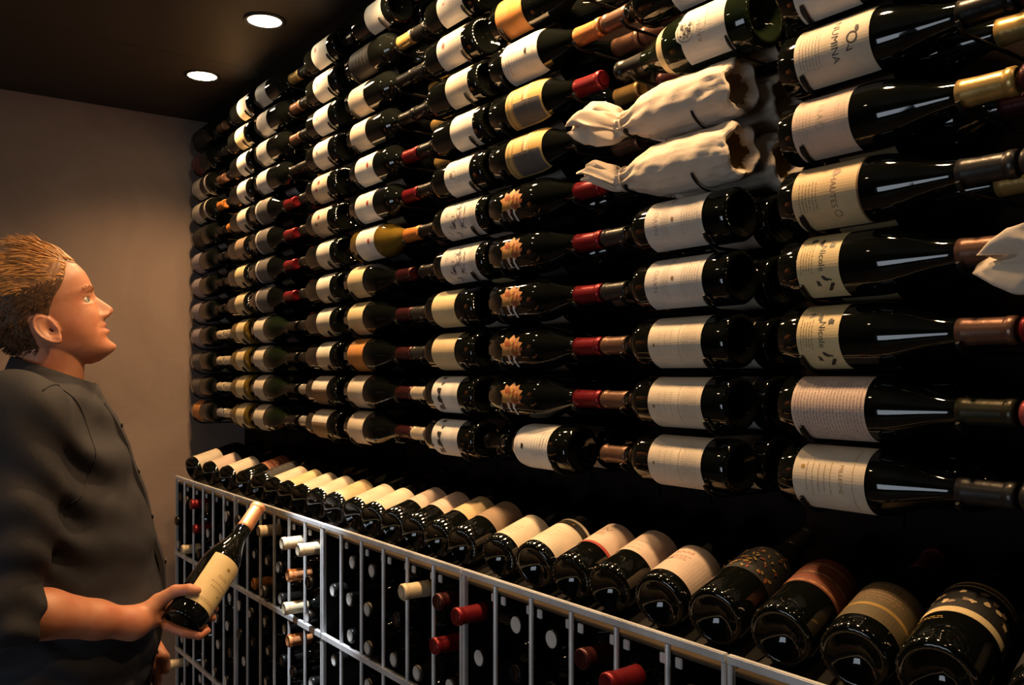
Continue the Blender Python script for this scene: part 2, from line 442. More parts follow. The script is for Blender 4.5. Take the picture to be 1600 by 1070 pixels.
LM = {}
def label_mesh(design, kind):
    key = (design, kind)
    if key in LM: return LM[key]
    d = design
    def mk(s0, s1, pm, arc=76): return Label(kind, s0, s1, arc, pm)
    def plain(s0, s1, pm, im='i_faint', em=None, n=5, arc=76, seed=1):
        l = mk(s0, s1, pm, arc); H = l.H
        l.lines(-0.36*H, -0.05*H, n, 0.040, 0.0009, im, seed)
        if em: l.blob(0, 0.22*H, 0.006, 0.006, em, 12, 0.25, 0, seed)
        l.lines(0.40*H, 0.40*H, 1, 0.03, 0.0008, im, seed+1)
        return l
    if d == 'cream_gold':
        l = mk(0.028, 0.128, 'p_cream'); l.text('MILLESIME', 0.008, 0, 0.018, 'i_gold'); l.lines(-0.03, 0.004, 5, 0.05, 0.001, 'i_gold', 3); l.blob(-0.012, -0.036, 0.003, 0.003, 'i_gold')
        l.rect(-0.045, 0.045, 0.034, 0.0345, 'i_gold')
    elif d == 'dense':
        l = mk(0.026, 0.128, 'p_pink'); l.lines(-0.046, 0.046, 21, 0.088, 0.0018, 'i_pinkish', 5)
    elif d == 'figures':
        l = mk(0.034, 0.094, 'p_yellow'); l.text('Nicole', 0.0125, -0.004, 0.006, 'i_black'); l.lines(-0.024, -0.008, 5, 0.04, 0.0008, 'i_brown', 2, -0.005)
        for i, (u, v, a, b_) in enumerate(((-0.026, 0.002, .005, .003), (-0.030, -0.012, .003, .005), (0.022, 0.010, .006, .0025), (0.028, -0.002, .003, .004), (0.032, 0.015, .008, .003), (-0.020, 0.018, .004, .003))):
            l.blob(u, v, a, b_, 'i_black', 12, 0.45, 0.6*i, i)
    elif d == 'tanband':
        l = mk(0.027, 0.12, 'p_tan'); l.text('HAUTES', 0.0115, -0.003, 0.012, 'i_brown'); l.lines(-0.036, -0.012, 6, 0.05, 0.0009, 'i_brown', 8); l.ring(0.026, 0.014, 0.004, 0.005, 'i_brown'); l.blob(-0.028, 0.014, 0.004, 0.006, 'i_brown', 10, 0.3)
        l.rect(-0.052, 0.052, 0.044, 0.0465, 'i_brown')
    elif d == 'pinkcream':
        l = mk(0.027, 0.107, 'p_pink'); l.text('ILLA', 0.011, -0.012, 0.0, 'i_faint'); l.ring(0.006, 0.0, 0.005, 0.006, 'i_faint'); l.lines(-0.034, -0.014, 5, 0.06, 0.0008, 'i_faint', 4); l.lines(0.022, 0.034, 4, 0.07, 0.0006, 'i_faint', 6)
    elif d == 'crestsq':
        l = mk(0.030, 0.134, 'p_cream'); l.text('NUMINA', 0.0135, 0.0, 0.006, 'i_black'); l.lines(-0.044, -0.016, 7, 0.06, 0.0009, 'i_grey', 4)
        l.ring(0.002, 0.030, 0.0055, 0.0075, 'i_black', 16); l.blob(-0.008, 0.036, 0.004, 0.003, 'i_black', 10, .3); l.stroke([(0.010, 0.026), (0.016, 0.022), (0.015, 0.03)], 0.0015, 'i_black')
    elif d == 'bord_est':
        l = mk(0.043, 0.148, 'p_cream'); H = l.H; l.lines(-0.042, -0.016, 8, 0.060, 0.0010, 'i_faint', 4); l.blob(-0.004, 0.040, 0.0024, 0.0024, 'i_brown', 10, .2); l.rect(-0.03, 0.03, -0.0095, -0.009, 'i_brown'); l.lines(0.006, 0.03, 3, 0.05, 0.0007, 'i_faint', 9)
    elif d == 'bord_navo':
        l = mk(0.041, 0.155, 'p_silver'); l.text('NAVO', 0.0125, 0.0, 0.034, 'i_pinkish'); l.lines(0.010, 0.022, 5, 0.055, 0.0008, 'i_faint', 5); l.blob(0.002, 0.0, 0.003, 0.003, 'i_brown', 10, .2); l.lines(-0.048, -0.018, 7, 0.07, 0.0009, 'i_faint', 7); l.rect(0.03, 0.046, 0.008, 0.012, 'i_pinkish')
    elif d == 'champ_main':
        l = mk(0.036, 0.118, 'p_white', 62); R = random.Random(4); l.blob(0.004, 0.030, 0.020, 0.020, 'p_white', 18, 0.06); l.ring(0.004, 0.030, 0.015, 0.0165, 'i_grey')
        for i in range(26): l.blob(0.004+R.uniform(-.011, .011), 0.030+R.uniform(-.011, .011), 0.0022, 0.0022, 'i_black' if i % 2 else 'i_grey', 7, .4, 0, i)
        l.text('RAVIN', 0.010, -0.004, 0.004, 'i_grey'); l.rect(0.0, 0.03, -0.009, -0.008, 'i_grey')
    elif d == 'leaf':
        l = Label(kind, 0.036, 0.118, 70, None)
        lob = [(0, 1.0), (0.30, .66), (0.60, .80), (0.62, .46), (1.0, .34), (0.78, -.02), (0.88, -.50), (0.52, -.52), (0.30, -.74), (0.10, -.50), (-0.10, -.50), (-0.34, -.78), (-.56, -.50), (-.90, -.52), (-.74, -.04), (-1.0, .30), (-.64, .42), (-.64, .80), (-.28, .62)]
        ru, rv = 0.0265, 0.034                       # label up is the neck; the leaf stands upright on the lying bottle
        l.fan((-0.004, 0), [(-0.004-q*ru, p*rv) for (p, q) in lob], 'i_leaf', 6)
        for i in range(16):
            R = random.Random(i); l.blob(-0.004+R.gauss(0, .008), R.gauss(0, .012), 0.0055, 0.0042, 'i_leaf2' if i % 3 else 'i_gold', 9, .45, i, i)
        l.stroke([(0.010, 0.008), (0.018, 0.005), (0.027, 0.006), (0.034, 0.004)], 0.0055, 'i_white'); l.stroke([(0.008, -0.008), (0.018, -0.010), (0.028, -0.008)], 0.0045, 'i_white')
        l.lines(-0.034, -0.030, 2, 0.02, 0.0008, 'i_white', 3, 0.02)
    elif d == 'goldband':
        l = mk(0.060, 0.160, 'p_gold'); R = random.Random(2)
        for v in (-0.043, -0.030, 0.0, 0.004, 0.016): l.rect(-0.05, 0.05, v, v+0.0022, 'i_brown' if v != 0.016 else 'p_yellow')
        l.rect(0.004, 0.05, -0.026, 0.046, 'p_greydark'); l.rect(-0.05, 0.003, 0.006, 0.014, 'p_yellow')
    elif d == 'emblem':
        l = plain(0.048, 0.150, 'p_white', 'i_grey', None, 5, 76, 3); l.blob(-0.002, 0.022, 0.005, 0.004, 'i_black', 12, .4); l.lines(-0.046, -0.03, 3, 0.03, 0.0012, 'i_grey', 6, 0.015)
    elif d == 'splatter':
        l = mk(0.052, 0.150, 'p_white'); R = random.Random(11)
        for i in range(17): l.blob(R.gauss(-0.004, .017), R.gauss(0.016, .010), R.uniform(.002, .0075), R.uniform(.002, .006), 'i_black', 11, .45, R.uniform(0, 3), i)
        l.lines(-0.044, -0.03, 3, 0.06, 0.0008, 'i_grey', 2)
    elif d == 'art':
        l = mk(0.022, 0.150, 'p_silver'); R = random.Random(5)
        for i in range(26):
            u, v = R.gauss(-0.006, .016), R.gauss(0.004, .022); pts = [(u, v)]
            for k in range(4): u += R.uniform(-.008, .008); v += R.uniform(-.007, .007); pts.append((u, v))
            l.stroke(pts, R.uniform(.0008, .0022), 'i_violet' if i % 3 else 'i_black')
        l.lines(-0.058, -0.045, 4, 0.08, 0.0008, 'i_grey', 2)
    elif d == 'dots':
        l = mk(0.042, 0.138, 'p_cream'); l.blob(-0.008, 0.020, 0.0042, 0.006, 'i_red', 12, .3); l.blob(0.010, 0.004, 0.0050, 0.007, 'i_red', 12, .3, 0, 2); l.lines(-0.04, -0.02, 5, 0.05, 0.0008, 'i_faint', 2)
    elif d == 'mountain':
        l = mk(0.045, 0.138, 'p_white'); l.rect(-0.050, 0.004, -0.046, 0.046, 'p_brown'); off = l.next()
        l.b.add([l.pos(u, v, off) for (u, v) in ((0.004, -0.038), (-0.012, -0.022), (-0.006, -0.004), (-0.020, 0.018), (-0.006, 0.030), (0.004, 0.042))], [(0, 1, 2), (0, 2, 5), (2, 3, 4), (2, 4, 5)], M['i_black'])
    elif d == 'redcrest':
        l = plain(0.038, 0.130, 'p_white', 'i_faint', 'i_red', 4, 76, 6)
    elif d == 'greycrest':
        l = plain(0.038, 0.130, 'p_white', 'i_grey', 'i_grey', 5, 76, 8); l.ring(0, 0.012, 0.008, 0.009, 'i_grey')
    elif d == 'half_dark':
        l = mk(0.06, 0.15, 'p_greydark'); l.rect(-0.048, 0.048, -0.040, -0.030, 'p_silver')
        l.lines(-0.01, 0.03, 4, 0.04, 0.001, 'i_grey', 3)
    elif d == 'black_label':
        l = mk(0.03, 0.13, 'p_black'); l.lines(-0.02, 0.03, 4, 0.04, 0.001, 'i_grey', 3)
    elif d == 'ring_label':
        l = plain(0.024, 0.112, 'p_cream', 'i_faint', None, 4, 76, 2)
        l.rect(-.04, .04, -.03, -.0285, 'i_faint')
    elif d == 'banded':
        l = mk(0.068, 0.150, 'p_black', 100); R = random.Random(3); l.rect(-.062, .062, -0.040, -0.028, 'p_yellow'); l.rect(-.062, .062, 0.024, 0.038, 'p_tan'); l.rect(-.062, .062, 0.030, 0.032, 'i_brown')
        for i in range(16): l.blob(-0.05+0.1*i/15, R.uniform(-.016, .014), .0045, .0035, 'p_tan' if i % 2 else 'p_brown', 9, .35, i, i)
        l.lines(-0.058, -0.054, 2, 0.03, 0.0016, 'i_gold', 2, -0.02)
    elif d == 'ornate':
        l = mk(0.075, 0.155, 'p_black', 95); R = random.Random(9)
        for i in range(60): l.blob(R.uniform(-.045, .045), R.uniform(-.036, .038), R.uniform(.0018, .005), R.uniform(.001, .0022), 'i_gold' if i % 3 else 'i_leaf2', 8, .3, R.uniform(0, 3), i)
    elif d == 'olive_text':
        l = mk(0.030, 0.115, 'p_olive', 95); l.rect(-.055, .055, -0.018, -0.012, 'i_gold'); l.lines(0.0, 0.034, 6, 0.075, 0.0026, 'i_brown', 6)
    elif d == 'rust_swirl':
        l = mk(0.075, 0.150, 'p_rust', 96)
        for i in range(6): l.rect(-.05, .05, -0.034+0.012*i, -0.031+0.012*i, 'i_leaf2' if i % 2 else 'i_leaf')
    elif d == 'redline':
        l = mk(0.058, 0.135, 'p_pink', 96); l.rect(-.062, .062, -0.0385, -0.032, 'i_red'); l.stroke([(-0.008, 0.012), (-0.002, 0.02), (0.004, 0.008), (0.010, 0.016)], 0.0015, 'i_brown'); l.lines(-0.008, 0.0, 3, 0.02, 0.0012, 'i_brown', 3)
    elif d == 'redtext':
        l = mk(0.024, 0.108, 'p_pink', 98); l.text('ROUGE', 0.009, 0.0, 0.018, 'i_red'); l.lines(-0.004, 0.006, 3, 0.035, 0.0012, 'i_red', 3); l.rect(-0.03, -0.008, -0.004, -0.001, 'i_black')
    elif d == 'bandtop':
        l = mk(0.018, 0.112, 'p_cream', 98); l.rect(-.066, .066, 0.026, 0.041, 'i_black'); l.lines(0.034, 0.034, 1, 0.04, 0.004, 'i_gold', 2); l.lines(-0.02, 0.01, 4, 0.04, 0.001, 'i_faint', 4)
    elif d == 'held':
        l = mk(0.030, 0.142, 'p_yellow', 64); l.text('CLOS', 0.009, 0.0, 0.012, 'i_brown'); l.lines(-0.012, -0.002, 2, 0.04, 0.0012, 'i_olive' if 'i_olive' in M else 'i_brown', 4); l.blob(0.0, 0.034, 0.004, 0.004, 'i_gold', 10, .3); l.lines(-0.046, -0.042, 2, 0.05, 0.001, 'i_brown', 3); l.blob(0.012, -0.022, .002, .002, 'i_brown')
    elif d.startswith('low_'):                 # plain label lying far from the base on the display row
        l = plain(0.062, 0.138, 'p_'+d[4:], 'i_brown', None, 3, 96, 5)
    elif d.startswith('wide_'):
        l = plain(0.020, 0.106, 'p_'+d[5:], 'i_brown', None, 4, 98, 7)
    elif d.startswith('far_'):
        l = plain(0.062, 0.150, 'p_'+d[4:], 'i_faint', None, 4, 80, 3)
    elif d.startswith('short_'):
        l = plain(0.022, 0.092, 'p_'+d[6:], 'i_brown', None, 4, 76, 9)
    else:
        l = plain(0.027, 0.108, 'p_'+d, 'i_faint', None, 5, 76, 4)
    LM[key] = l.mesh()
    return LM[key]

NB = [0]
def make_bottle(mtx, kind, glass, design, cap, label, group, name='wine_bottle', neck=None, cat='wine bottle'):
    root = empty(name); root.matrix_world = mtx
    tag(root, label, cat, group)
    link('glass_body', glass_mesh(kind, glass), root)
    if design: link('label', label_mesh(design, kind), root)
    if cap: link('capsule', cap_mesh(kind, cap), root)
    if neck:
        k2 = ('neck', kind, neck)
        if k2 not in LM:
            LM[k2] = Label(kind, 0.160, 0.176, 95, neck).mesh('neck_label')
        link('neck_label', LM[k2], root)
    NB[0] += 1
    return root
def wall_matrix(a, y, z, right, roll=0.0):
    m = Matrix.Translation((-a, y, z))
    if not right: m = m @ Matrix.Rotation(PI, 4, 'Y')
    return m @ Matrix.Rotation(roll, 4, 'X')

ORD = ['bottom', 'second', 'third', 'fourth', 'fifth', 'sixth', 'seventh', 'eighth', 'ninth', 'tenth', 'eleventh', 'twelfth']
Z0, DZ = 1.3705, 0.0885
YF1, YR1 = 0.995, 1.083
# column: base a, neck points right?, name of the column, bottle list from the bottom row up
# entry: (kind, glass, label design, capsule, description, shift of base, flags)
g, gr, go = 'glass_dark', 'glass_green', 'glass_gold'
COLS = {
 'A': (0.74, True, 'rightmost full column', [
   ('burg', g, 'cream_gold', 'c_grey', 'cream gold-lettered label and grey capsule', 0),
   ('burg', g, 'dense', 'c_olive', 'pinkish label of dense text', 0),
   ('burg', g, 'figures', 'c_brown', 'dark figures around a vertical name', 0),
   ('burg', g, 'figures', 'c_brown', 'dark figures around a vertical name', 0),
   ('burg', g, 'tanband', 'c_grey', 'tan label and slim dark capsule', 0),
   ('burg', g, 'pinkcream', 'c_gold', 'pinkish label and pale gold capsule', 0),
   ('burg', g, 'crestsq', 'c_black', 'cream label with dark oval emblem', 0),
   ('burg', g, 'white', 'c_black', 'pale label cut by photo top', 0)]),
 'Z': (0.165, False, 'cropped column at right edge', [
   ('burg', g, 'cream', 'c_grey', 'grey capsule', 0), ('burg', g, 'cream', 'c_pinkred', 'pink-rimmed capsule', 0), ('burg', g, 'cream', 'c_red', 'bright red capsule', 0),
   None, ('burg', g, 'cream', 'c_grey', 'grey-green capsule', 0), ('burg', g, 'cream', 'c_maroon', 'dark red capsule', 0), ('burg', g, 'cream', 'c_maroon', 'wine-red capsule', 0)]),
 'B': (0.825, False, 'second column from right', [
   ('bord', g, 'bord_est', 'c_tan', 'cream estate label, reddish-tan capsule', 0), ('bord', g, 'bord_est', 'c_tan', 'cream estate label, tan capsule', 0), ('bord', g, 'bord_est', 'c_tan', 'cream estate label, tan capsule', 0),
   ('bord', g, 'bord_navo', 'c_grey', 'silvery label with vertical name', 0), ('bord', g, 'bord_navo', 'c_grey', 'silvery label with vertical name', 0),
   None, None, ('champ', gr, 'champ_main', 'c_black', 'white crested label and neck band', -0.04, 'p_yellow'), ('bord', g, 'white', 'c_brown', 'white label at photo top', 0)]),
 'C': (1.400, True, 'third column from right', [
   ('burg', g, 'emblem', 'c_black', 'round base showing, label with dark crest', -0.232, 'REV'),
   ('burg', g, 'leaf', 'c_red', 'orange vine leaf, red capsule', 0), ('burg', g, 'leaf', 'c_red', 'orange vine leaf, red capsule', 0), ('burg', g, 'leaf', 'c_red', 'orange vine leaf, red capsule', 0), ('burg', g, 'leaf', 'c_red', 'orange vine leaf, red capsule', 0), ('burg', g, 'leaf', 'c_red', 'orange vine leaf, red capsule', 0),
   ('burg', g, 'goldband', 'c_black', 'gold and grey banded label', 0), ('burg', g, 'goldband', 'c_red', 'gold and grey banded label', 0),
   ('burg', g, 'emblem', 'c_copper', 'white label with small dark emblem', 0), ('burg', g, 'orange', 'c_black', 'orange label near the ceiling', 0)]),
 'D': (1.457, False, 'fourth column from right', [
   ('bord', g, 'splatter', 'c_cream', 'black-splattered white label, cream capsule', 0), ('bord', g, 'splatter', 'c_cream', 'black-splattered white label, cream capsule', 0),
   ('bord', g, 'far_tan', 'c_grey', 'plain tan-yellow label', 0), ('bord', g, 'far_yellow', 'c_grey', 'plain straw-yellow label', 0),
   ('bord', g, 'art', 'c_black', 'long silvery drawn label', -0.036), ('bord', g, 'art', 'c_black', 'long silvery drawn label', -0.036),
   ('bord', g, 'greycrest', 'c_black', 'white label with grey crest', -0.030), ('bord', g, 'white', 'c_black', 'folded white label', -0.030), ('bord', g, 'cream', 'c_black', 'short cream label', -0.012),
   ('bord', g, 'redcrest', 'c_black', 'white label with purple mark', 0), ('bord', g, 'redcrest', 'c_black', 'white label with pale mark', 0), ('bord', g, 'white', 'c_black', 'white label', 0)]),
 'E': (2.03, True, 'fifth column from right', [
   ('burg', g, 'cream', 'c_maroon', 'cream label and wide shoulder', 0), ('burg', g, 'cream', 'c_maroon', 'cream label and wide shoulder', 0), ('burg', g, 'orange', 'c_maroon', 'orange label', 0), ('burg', g, 'yellow', 'c_maroon', 'yellow-cream label', 0), ('burg', g, 'yellow', 'c_maroon', 'yellow-cream label', 0),
   ('burg', go, 'redcrest', 'c_orange', 'golden glass, cream label', -0.035), ('bord', g, 'redcrest', 'c_red', 'cream label, red capsule', -0.026), ('bord', g, 'redcrest', 'c_red', 'cream label, red capsule', -0.026), ('bord', g, 'cream', 'c_black', 'cream label', -0.01), ('bord', g, 'cream', 'c_black', 'cream label', 0), ('bord', g, 'black_label', 'c_gold', 'dark label, gold capsule', 0),
   ('bord', g, 'white', 'c_black', 'round base showing', -0.222, 'REV')]),
 'F': (2.085, False, 'sixth column from right', [
   ('bord', g, 'mountain', 'c_silver', 'half-brown half-white label', 0), ('bord', g, 'mountain', 'c_silver', 'half-brown half-white label', 0),
   ('bord', g, 'white', 'c_black', 'white label', 0), ('bord', g, 'white', 'c_black', 'white label', 0), ('bord', g, 'white', 'c_black', 'white label', 0), ('bord', g, 'white', 'c_black', 'white label', 0),
   ('bord', g, 'dots', 'c_black', 'two red dots on label', 0), ('bord', g, 'dots', 'c_black', 'two red dots on label', 0), ('bord', g, 'greycrest', 'c_black', 'grey-marked white label', 0), ('bord', g, 'greycrest', 'c_black', 'grey-marked white label', 0), ('bord', g, 'greycrest', 'c_black', 'grey-marked white label', 0), ('bord', g, 'redcrest', 'c_black', 'red-marked white label', 0.010)]),
 'G': (2.70, True, 'seventh column from right', [
   ('burg', gr, 'cream', 'c_black', 'cream label', -0.02), ('burg', gr, 'cream', 'c_black', 'cream label', -0.02), ('burg', gr, 'cream', 'c_black', 'cream label', -0.02), ('burg', gr, 'cream', 'c_black', 'cream label', -0.02),
   ('burg', g, 'half_dark', 'c_red', 'dark label, red capsule', 0), ('burg', g, 'half_dark', 'c_red', 'dark label, red capsule', 0), ('burg', g, 'half_dark', 'c_red', 'dark label, red capsule', 0), ('burg', g, 'half_dark', 'c_red', 'dark label, red capsule', 0),
   ('bord', g, 'white', 'c_black', 'white label', -0.040), ('bord', g, 'white', 'c_tan', 'white label', -0.040), ('bord', g, 'white', 'c_tan', 'white label', -0.040), ('bord', g, 'silver', 'c_gold', 'white label, gold capsule', -0.030)]),
 'H': (2.72, False, 'eighth column from right', [
   ('burg', go, 'short_yellow', 'c_cream', 'golden white wine', 0), ('burg', go, 'short_yellow', 'c_cream', 'golden white wine', 0), ('burg', go, 'short_yellow', 'c_cream', 'golden white wine', 0), ('burg', go, 'short_yellow', 'c_cream', 'golden white wine', 0),
   ('bord', g, 'yellow', 'c_black', 'yellowish label', 0), ('bord', g, 'yellow', 'c_black', 'yellowish label', 0), ('bord', g, 'brown', 'c_black', 'brown label', 0), ('bord', g, 'cream', 'c_orange', 'cream label', -0.02), ('bord', g, 'white', 'c_black', 'white label', -0.02), ('bord', g, 'white', 'c_black', 'white label', -0.02), ('bord', g, 'tan', 'c_black', 'tan label', 0), ('bord', g, 'white', 'c_black', 'white label', -0.02)]),
 'I': (3.31, True, 'column against the grey wall', [
   ('bord', g, 'orange', 'c_silver', 'orange label', -0.003), ('bord', g, 'greydark', 'c_cream', 'dark grey label', 0), ('bord', g, 'greydark', 'c_cream', 'dark grey label', 0), ('bord', g, 'lilac', 'c_cream', 'lilac-grey label', 0), ('bord', g, 'lilac', 'c_black', 'lilac-grey label', 0), ('bord', g, 'lilac', 'c_black', 'lilac-grey label', 0), ('bord', g, 'lilac', 'c_black', 'lilac-grey label', 0), ('bord', g, 'black_label', 'c_black', 'black label', 0),
   ('bord', g, 'ring_label', 'c_orange', 'cream label and neck ring', 0, 'p_cream'), ('bord', g, 'ring_label', 'c_tan', 'cream label and neck ring', 0, 'p_cream'), ('bord', g, 'maroon', 'c_black', 'dark maroon label', 0), ('bord', g, 'black_label', 'c_tan', 'black label', 0)]),
}
RND = random.Random(21)
REAR_SKIP = set()
rear_designs = ['brown', 'tan', 'cream', 'pink', 'black_label', 'white', 'black_label', 'greydark']
rear_caps = ['c_black', 'c_red', 'c_tan', 'c_brown', 'c_black', 'c_maroon', 'c_grey', 'c_gold']
CW = {'A': 'rightmost full column', 'Z': 'column cropped by right edge', 'B': 'second column from right', 'C': 'third column from right'}
for key, (a, right, cname, lst) in COLS.items():
    for k, e in enumerate(lst):
        z = Z0+DZ*k
        if e:
            kind, gm, des, cap, desc, sh = e[:6]; fl = e[6] if len(e) > 6 else None
            rt = right
            if fl == 'REV': rt = not right
            lab = f"wine bottle, {desc}, {ORD[k]} row, {cname}"
            make_bottle(wall_matrix(a+sh, YF1, z, rt, RND.uniform(-0.10, 0.10)), kind, gm, des, cap, lab,
                        'wine bottles lying on the wall pegs', neck=fl if fl and fl != 'REV' else None)
        if key == 'Z' or (key == 'B' and k in (5, 6)): continue
        if (key, k) in REAR_SKIP: continue
        dsg, cp = RND.choice(rear_designs), RND.choice(rear_caps)
        if key == 'A' and k in (3, 4): dsg = 'tan'
        if key == 'B' and k == 1: dsg = 'silver'
        if key == 'E' and k in (8, 9): cp = 'c_gold'
        sh = e[5] if e else 0.0; rt = (not right) if e and len(e) > 6 and e[6] == 'REV' else right
        lab = f"half-hidden wine bottle in the rear layer, {ORD[k]} row, {cname}"
        make_bottle(wall_matrix(a+sh, YR1, z, rt, RND.uniform(-0.3, 0.3)), RND.choice(['bord', 'burg']), g, dsg, cp, lab, 'wine bottles in the rear layer')

# ------------------------------------------------------------------ peg racks on the wall (one per column)
def peg_mesh(name, r, rb, yaxis, zoff):
    """rod from the wall under the bottle, its end turned up in front of it; origin on the bottle axis height"""
    R = rb+r+0.0017; b = MB()
    pts = [(0, YB-0.004, -R+zoff), (0, yaxis+0.02, -R+zoff)]
    for t in np.linspace(0, math.radians(57), 8): pts.append((0, yaxis-R*math.sin(t), -R*math.cos(t)+zoff))
    n = len(pts); rads = [r]*(n-3)+[r*1.3, r*1.3, r*0.9]
    b.tube(pts, rads, 10, M['peg_black']); return b.mesh(name, True, math.radians(60))
PEG_B = peg_mesh('peg', 0.0026, 0.0405, YF1, 0); PEG_N = peg_mesh('peg', 0.0026, 0.0188, YF1, 0); PEG_C = peg_mesh('peg', 0.0016, 0.0440, YF1, 0)
for key, (a, right, cname, lst) in COLS.items():
    sgn = -1 if right else 1                    # towards the neck in a
    pb, pn = a+sgn*0.038, a+sgn*0.228
    n = len(lst)
    t = empty('peg_rack', (-a, YB, Z0))
    tag(t, f"black wall rack with pegs carrying the bottles of {cname}", 'wall rack', 'wall racks behind the bottles')
    for q in (pb, pn):
        b = MB(); b.box(-q-0.012+a, -q+0.012+a, -0.006, 0, -0.09, DZ*(n-0.5), M['strip_black'])
        b.build('backing_strip', t, bevel=0.0015)
    for k in range(n):
        e = lst[k]; sh = e[5] if e else 0.0; sg = sgn
        if e and len(e) > 6 and e[6] == 'REV': sg = -sgn
        cloth = e is None; big = cloth or e[0] == 'champ'
        for q, me in ((a+sh+sg*(0.060 if cloth else 0.038), PEG_C if big else PEG_B), (a+sh+sg*(0.220 if cloth else 0.250 if big else 0.228), PEG_N)):
            o = link('peg', me, t); o.location = (-q+a, -YB, DZ*k)

# ------------------------------------------------------------------ cloth wrapped bottles
def bag_mesh(seed, tail):
    R = random.Random(seed); b = MB(); seg = 72; vs = []; fs = []
    # (s, r, y offset, z offset): s from the open base to the tied neck and the loose tail
    st = [(0.016, 0.024, 0), (0.003, 0.030, 0), (-0.003, 0.0345, 0), (-0.002, 0.039, 0), (0.006, 0.0425, 0), (0.022, 0.0440, 0), (0.05, 0.0440, 0), (0.09, 0.0440, 0), (0.13, 0.0435, 0), (0.155, 0.0410, 0), (0.178, 0.0345, 0), (0.198, 0.0260, 0),
          (0.215, 0.0190, 0), (0.228, 0.0165, 0)]
    if tail: st += [(0.238, 0.0175, 0), (0.250, 0.026, 1), (0.264, 0.032, 1), (0.279, 0.030, 1), (0.293, 0.022, 1), (0.306, 0.010, 1)]
    else: st += [(0.240, 0.0165, 0), (0.252, 0.0185, 1), (0.268, 0.017, 1), (0.285, 0.012, 1)]
    # denser along the length
    d = []
    for (p, q) in zip(st, st[1:]):
        for k in range(4): d.append(tuple(p[j]+(q[j]-p[j])*k/4 for j in range(3)))
    d.append(st[-1])
    n = len(d); idx = 0
    for i, (s, r, tl) in enumerate(d):
        for k in range(seg):
            t = 2*PI*k/seg
            p = Vector((s*9, math.cos(t)*2.2, math.sin(t)*2.2+seed*7))
            fold = 0.0022*fbm(p*0.8, 1.0) + 0.0009*fbm(p*3, 1.0)
            kn = max(0.0, 1-abs(s-0.226)/0.055)
            fold += r*0.20*kn*math.sin(t*9+1.3*math.sin(s*60)+seed)
            if tl: fold += r*0.40*tl*math.sin(t*3+s*26+seed)
            if s < 0.05: fold += 0.0016*math.sin(t*7+seed)*(1-s/0.05)+0.0022*fbm(p*2.6, 1.0)
            fold += 0.0013*abs(fbm(p*1.7+Vector((3, 0, 0)), 1.0))+0.0007*math.sin(s*130+3*math.sin(t*2+seed)+t*2)
            rr = (r+fold)*0.93
            sq = 0.62 if tl else 1.0
            xx = s+tl*max(0, (s-.25)/.056)*(0.016*math.sin(3*t+seed)+0.010*math.sin(7*t+2*seed))+ (0.003*math.sin(5*t+seed) if s < 0.01 else 0)
            vs.append((xx, -rr*math.cos(t)*sq-tl*0.042*min(1, (s-0.24)/0.03), -rr*math.sin(t)))
    for i in range(n-1):
        for k in range(seg):
            k2 = (k+1) % seg; fs.append((i*seg+k, (i+1)*seg+k, (i+1)*seg+k2, i*seg+k2))
    fs.append([(n-1)*seg+k for k in reversed(range(seg))])
    b.add(vs, fs, M['cloth_bag'])
    return b.mesh('cloth_wrap', True)
def bag(a, y, z, right, seed, tail, label, droop=0.0):
    t = empty('wrapped_bottle'); t.matrix_world = wall_matrix(a, y, z, right) @ Matrix.Rotation(-droop, 4, 'Y') @ Matrix.Rotation(0.2*seed if not droop else 0, 4, 'X')
    tag(t, label, 'wrapped bottle', 'bottles wrapped in pale cloth')
    link('cloth_wrap', bag_mesh(seed, tail), t)
    bb = MB(); prof = [(0.020, 0.001), (0.019, 0.010), (0.014, 0.022), (0.009, 0.029), (0.010, 0.0335), (0.016, 0.0362), (0.06, 0.0370)]
    bb.lathe(prof, 40, M['p_brown' if seed % 2 else 'glass_gold'], True, True); bb.build('bottle_base', t, smooth=True)
    tie = MB(); pts = [(0.229, -0.0195*math.cos(u), -0.0195*math.sin(u)) for u in np.linspace(0, 2*PI, 25)]
    tie.tube(pts, 0.0016, 6, M['cloth_bag']); tie.build('tie', t, smooth=True)
bag(0.825, YF1-0.004, Z0+DZ*6, False, 1, True, 'cloth-wrapped bottle with large ruffled tail, upper one of the front pair')
bag(0.825, YF1-0.004, Z0+DZ*5, False, 2, False, 'cloth-wrapped bottle with short tied tip, lower one of the front pair')
bag(0.825, YR1+0.008, Z0+DZ*6, False, 3, False, 'cloth-wrapped bottle end poking out behind the upper front wrapped bottle')
bag(0.825, YR1+0.008, Z0+DZ*5, False, 4, False, 'cloth-wrapped bottle end poking out behind the lower front wrapped bottle')
bag(0.150, YF1-0.004, Z0+DZ*3-0.004, False, 5, True, 'ruffled cloth tail of wrapped bottle cropped by right photo edge', 0.045)

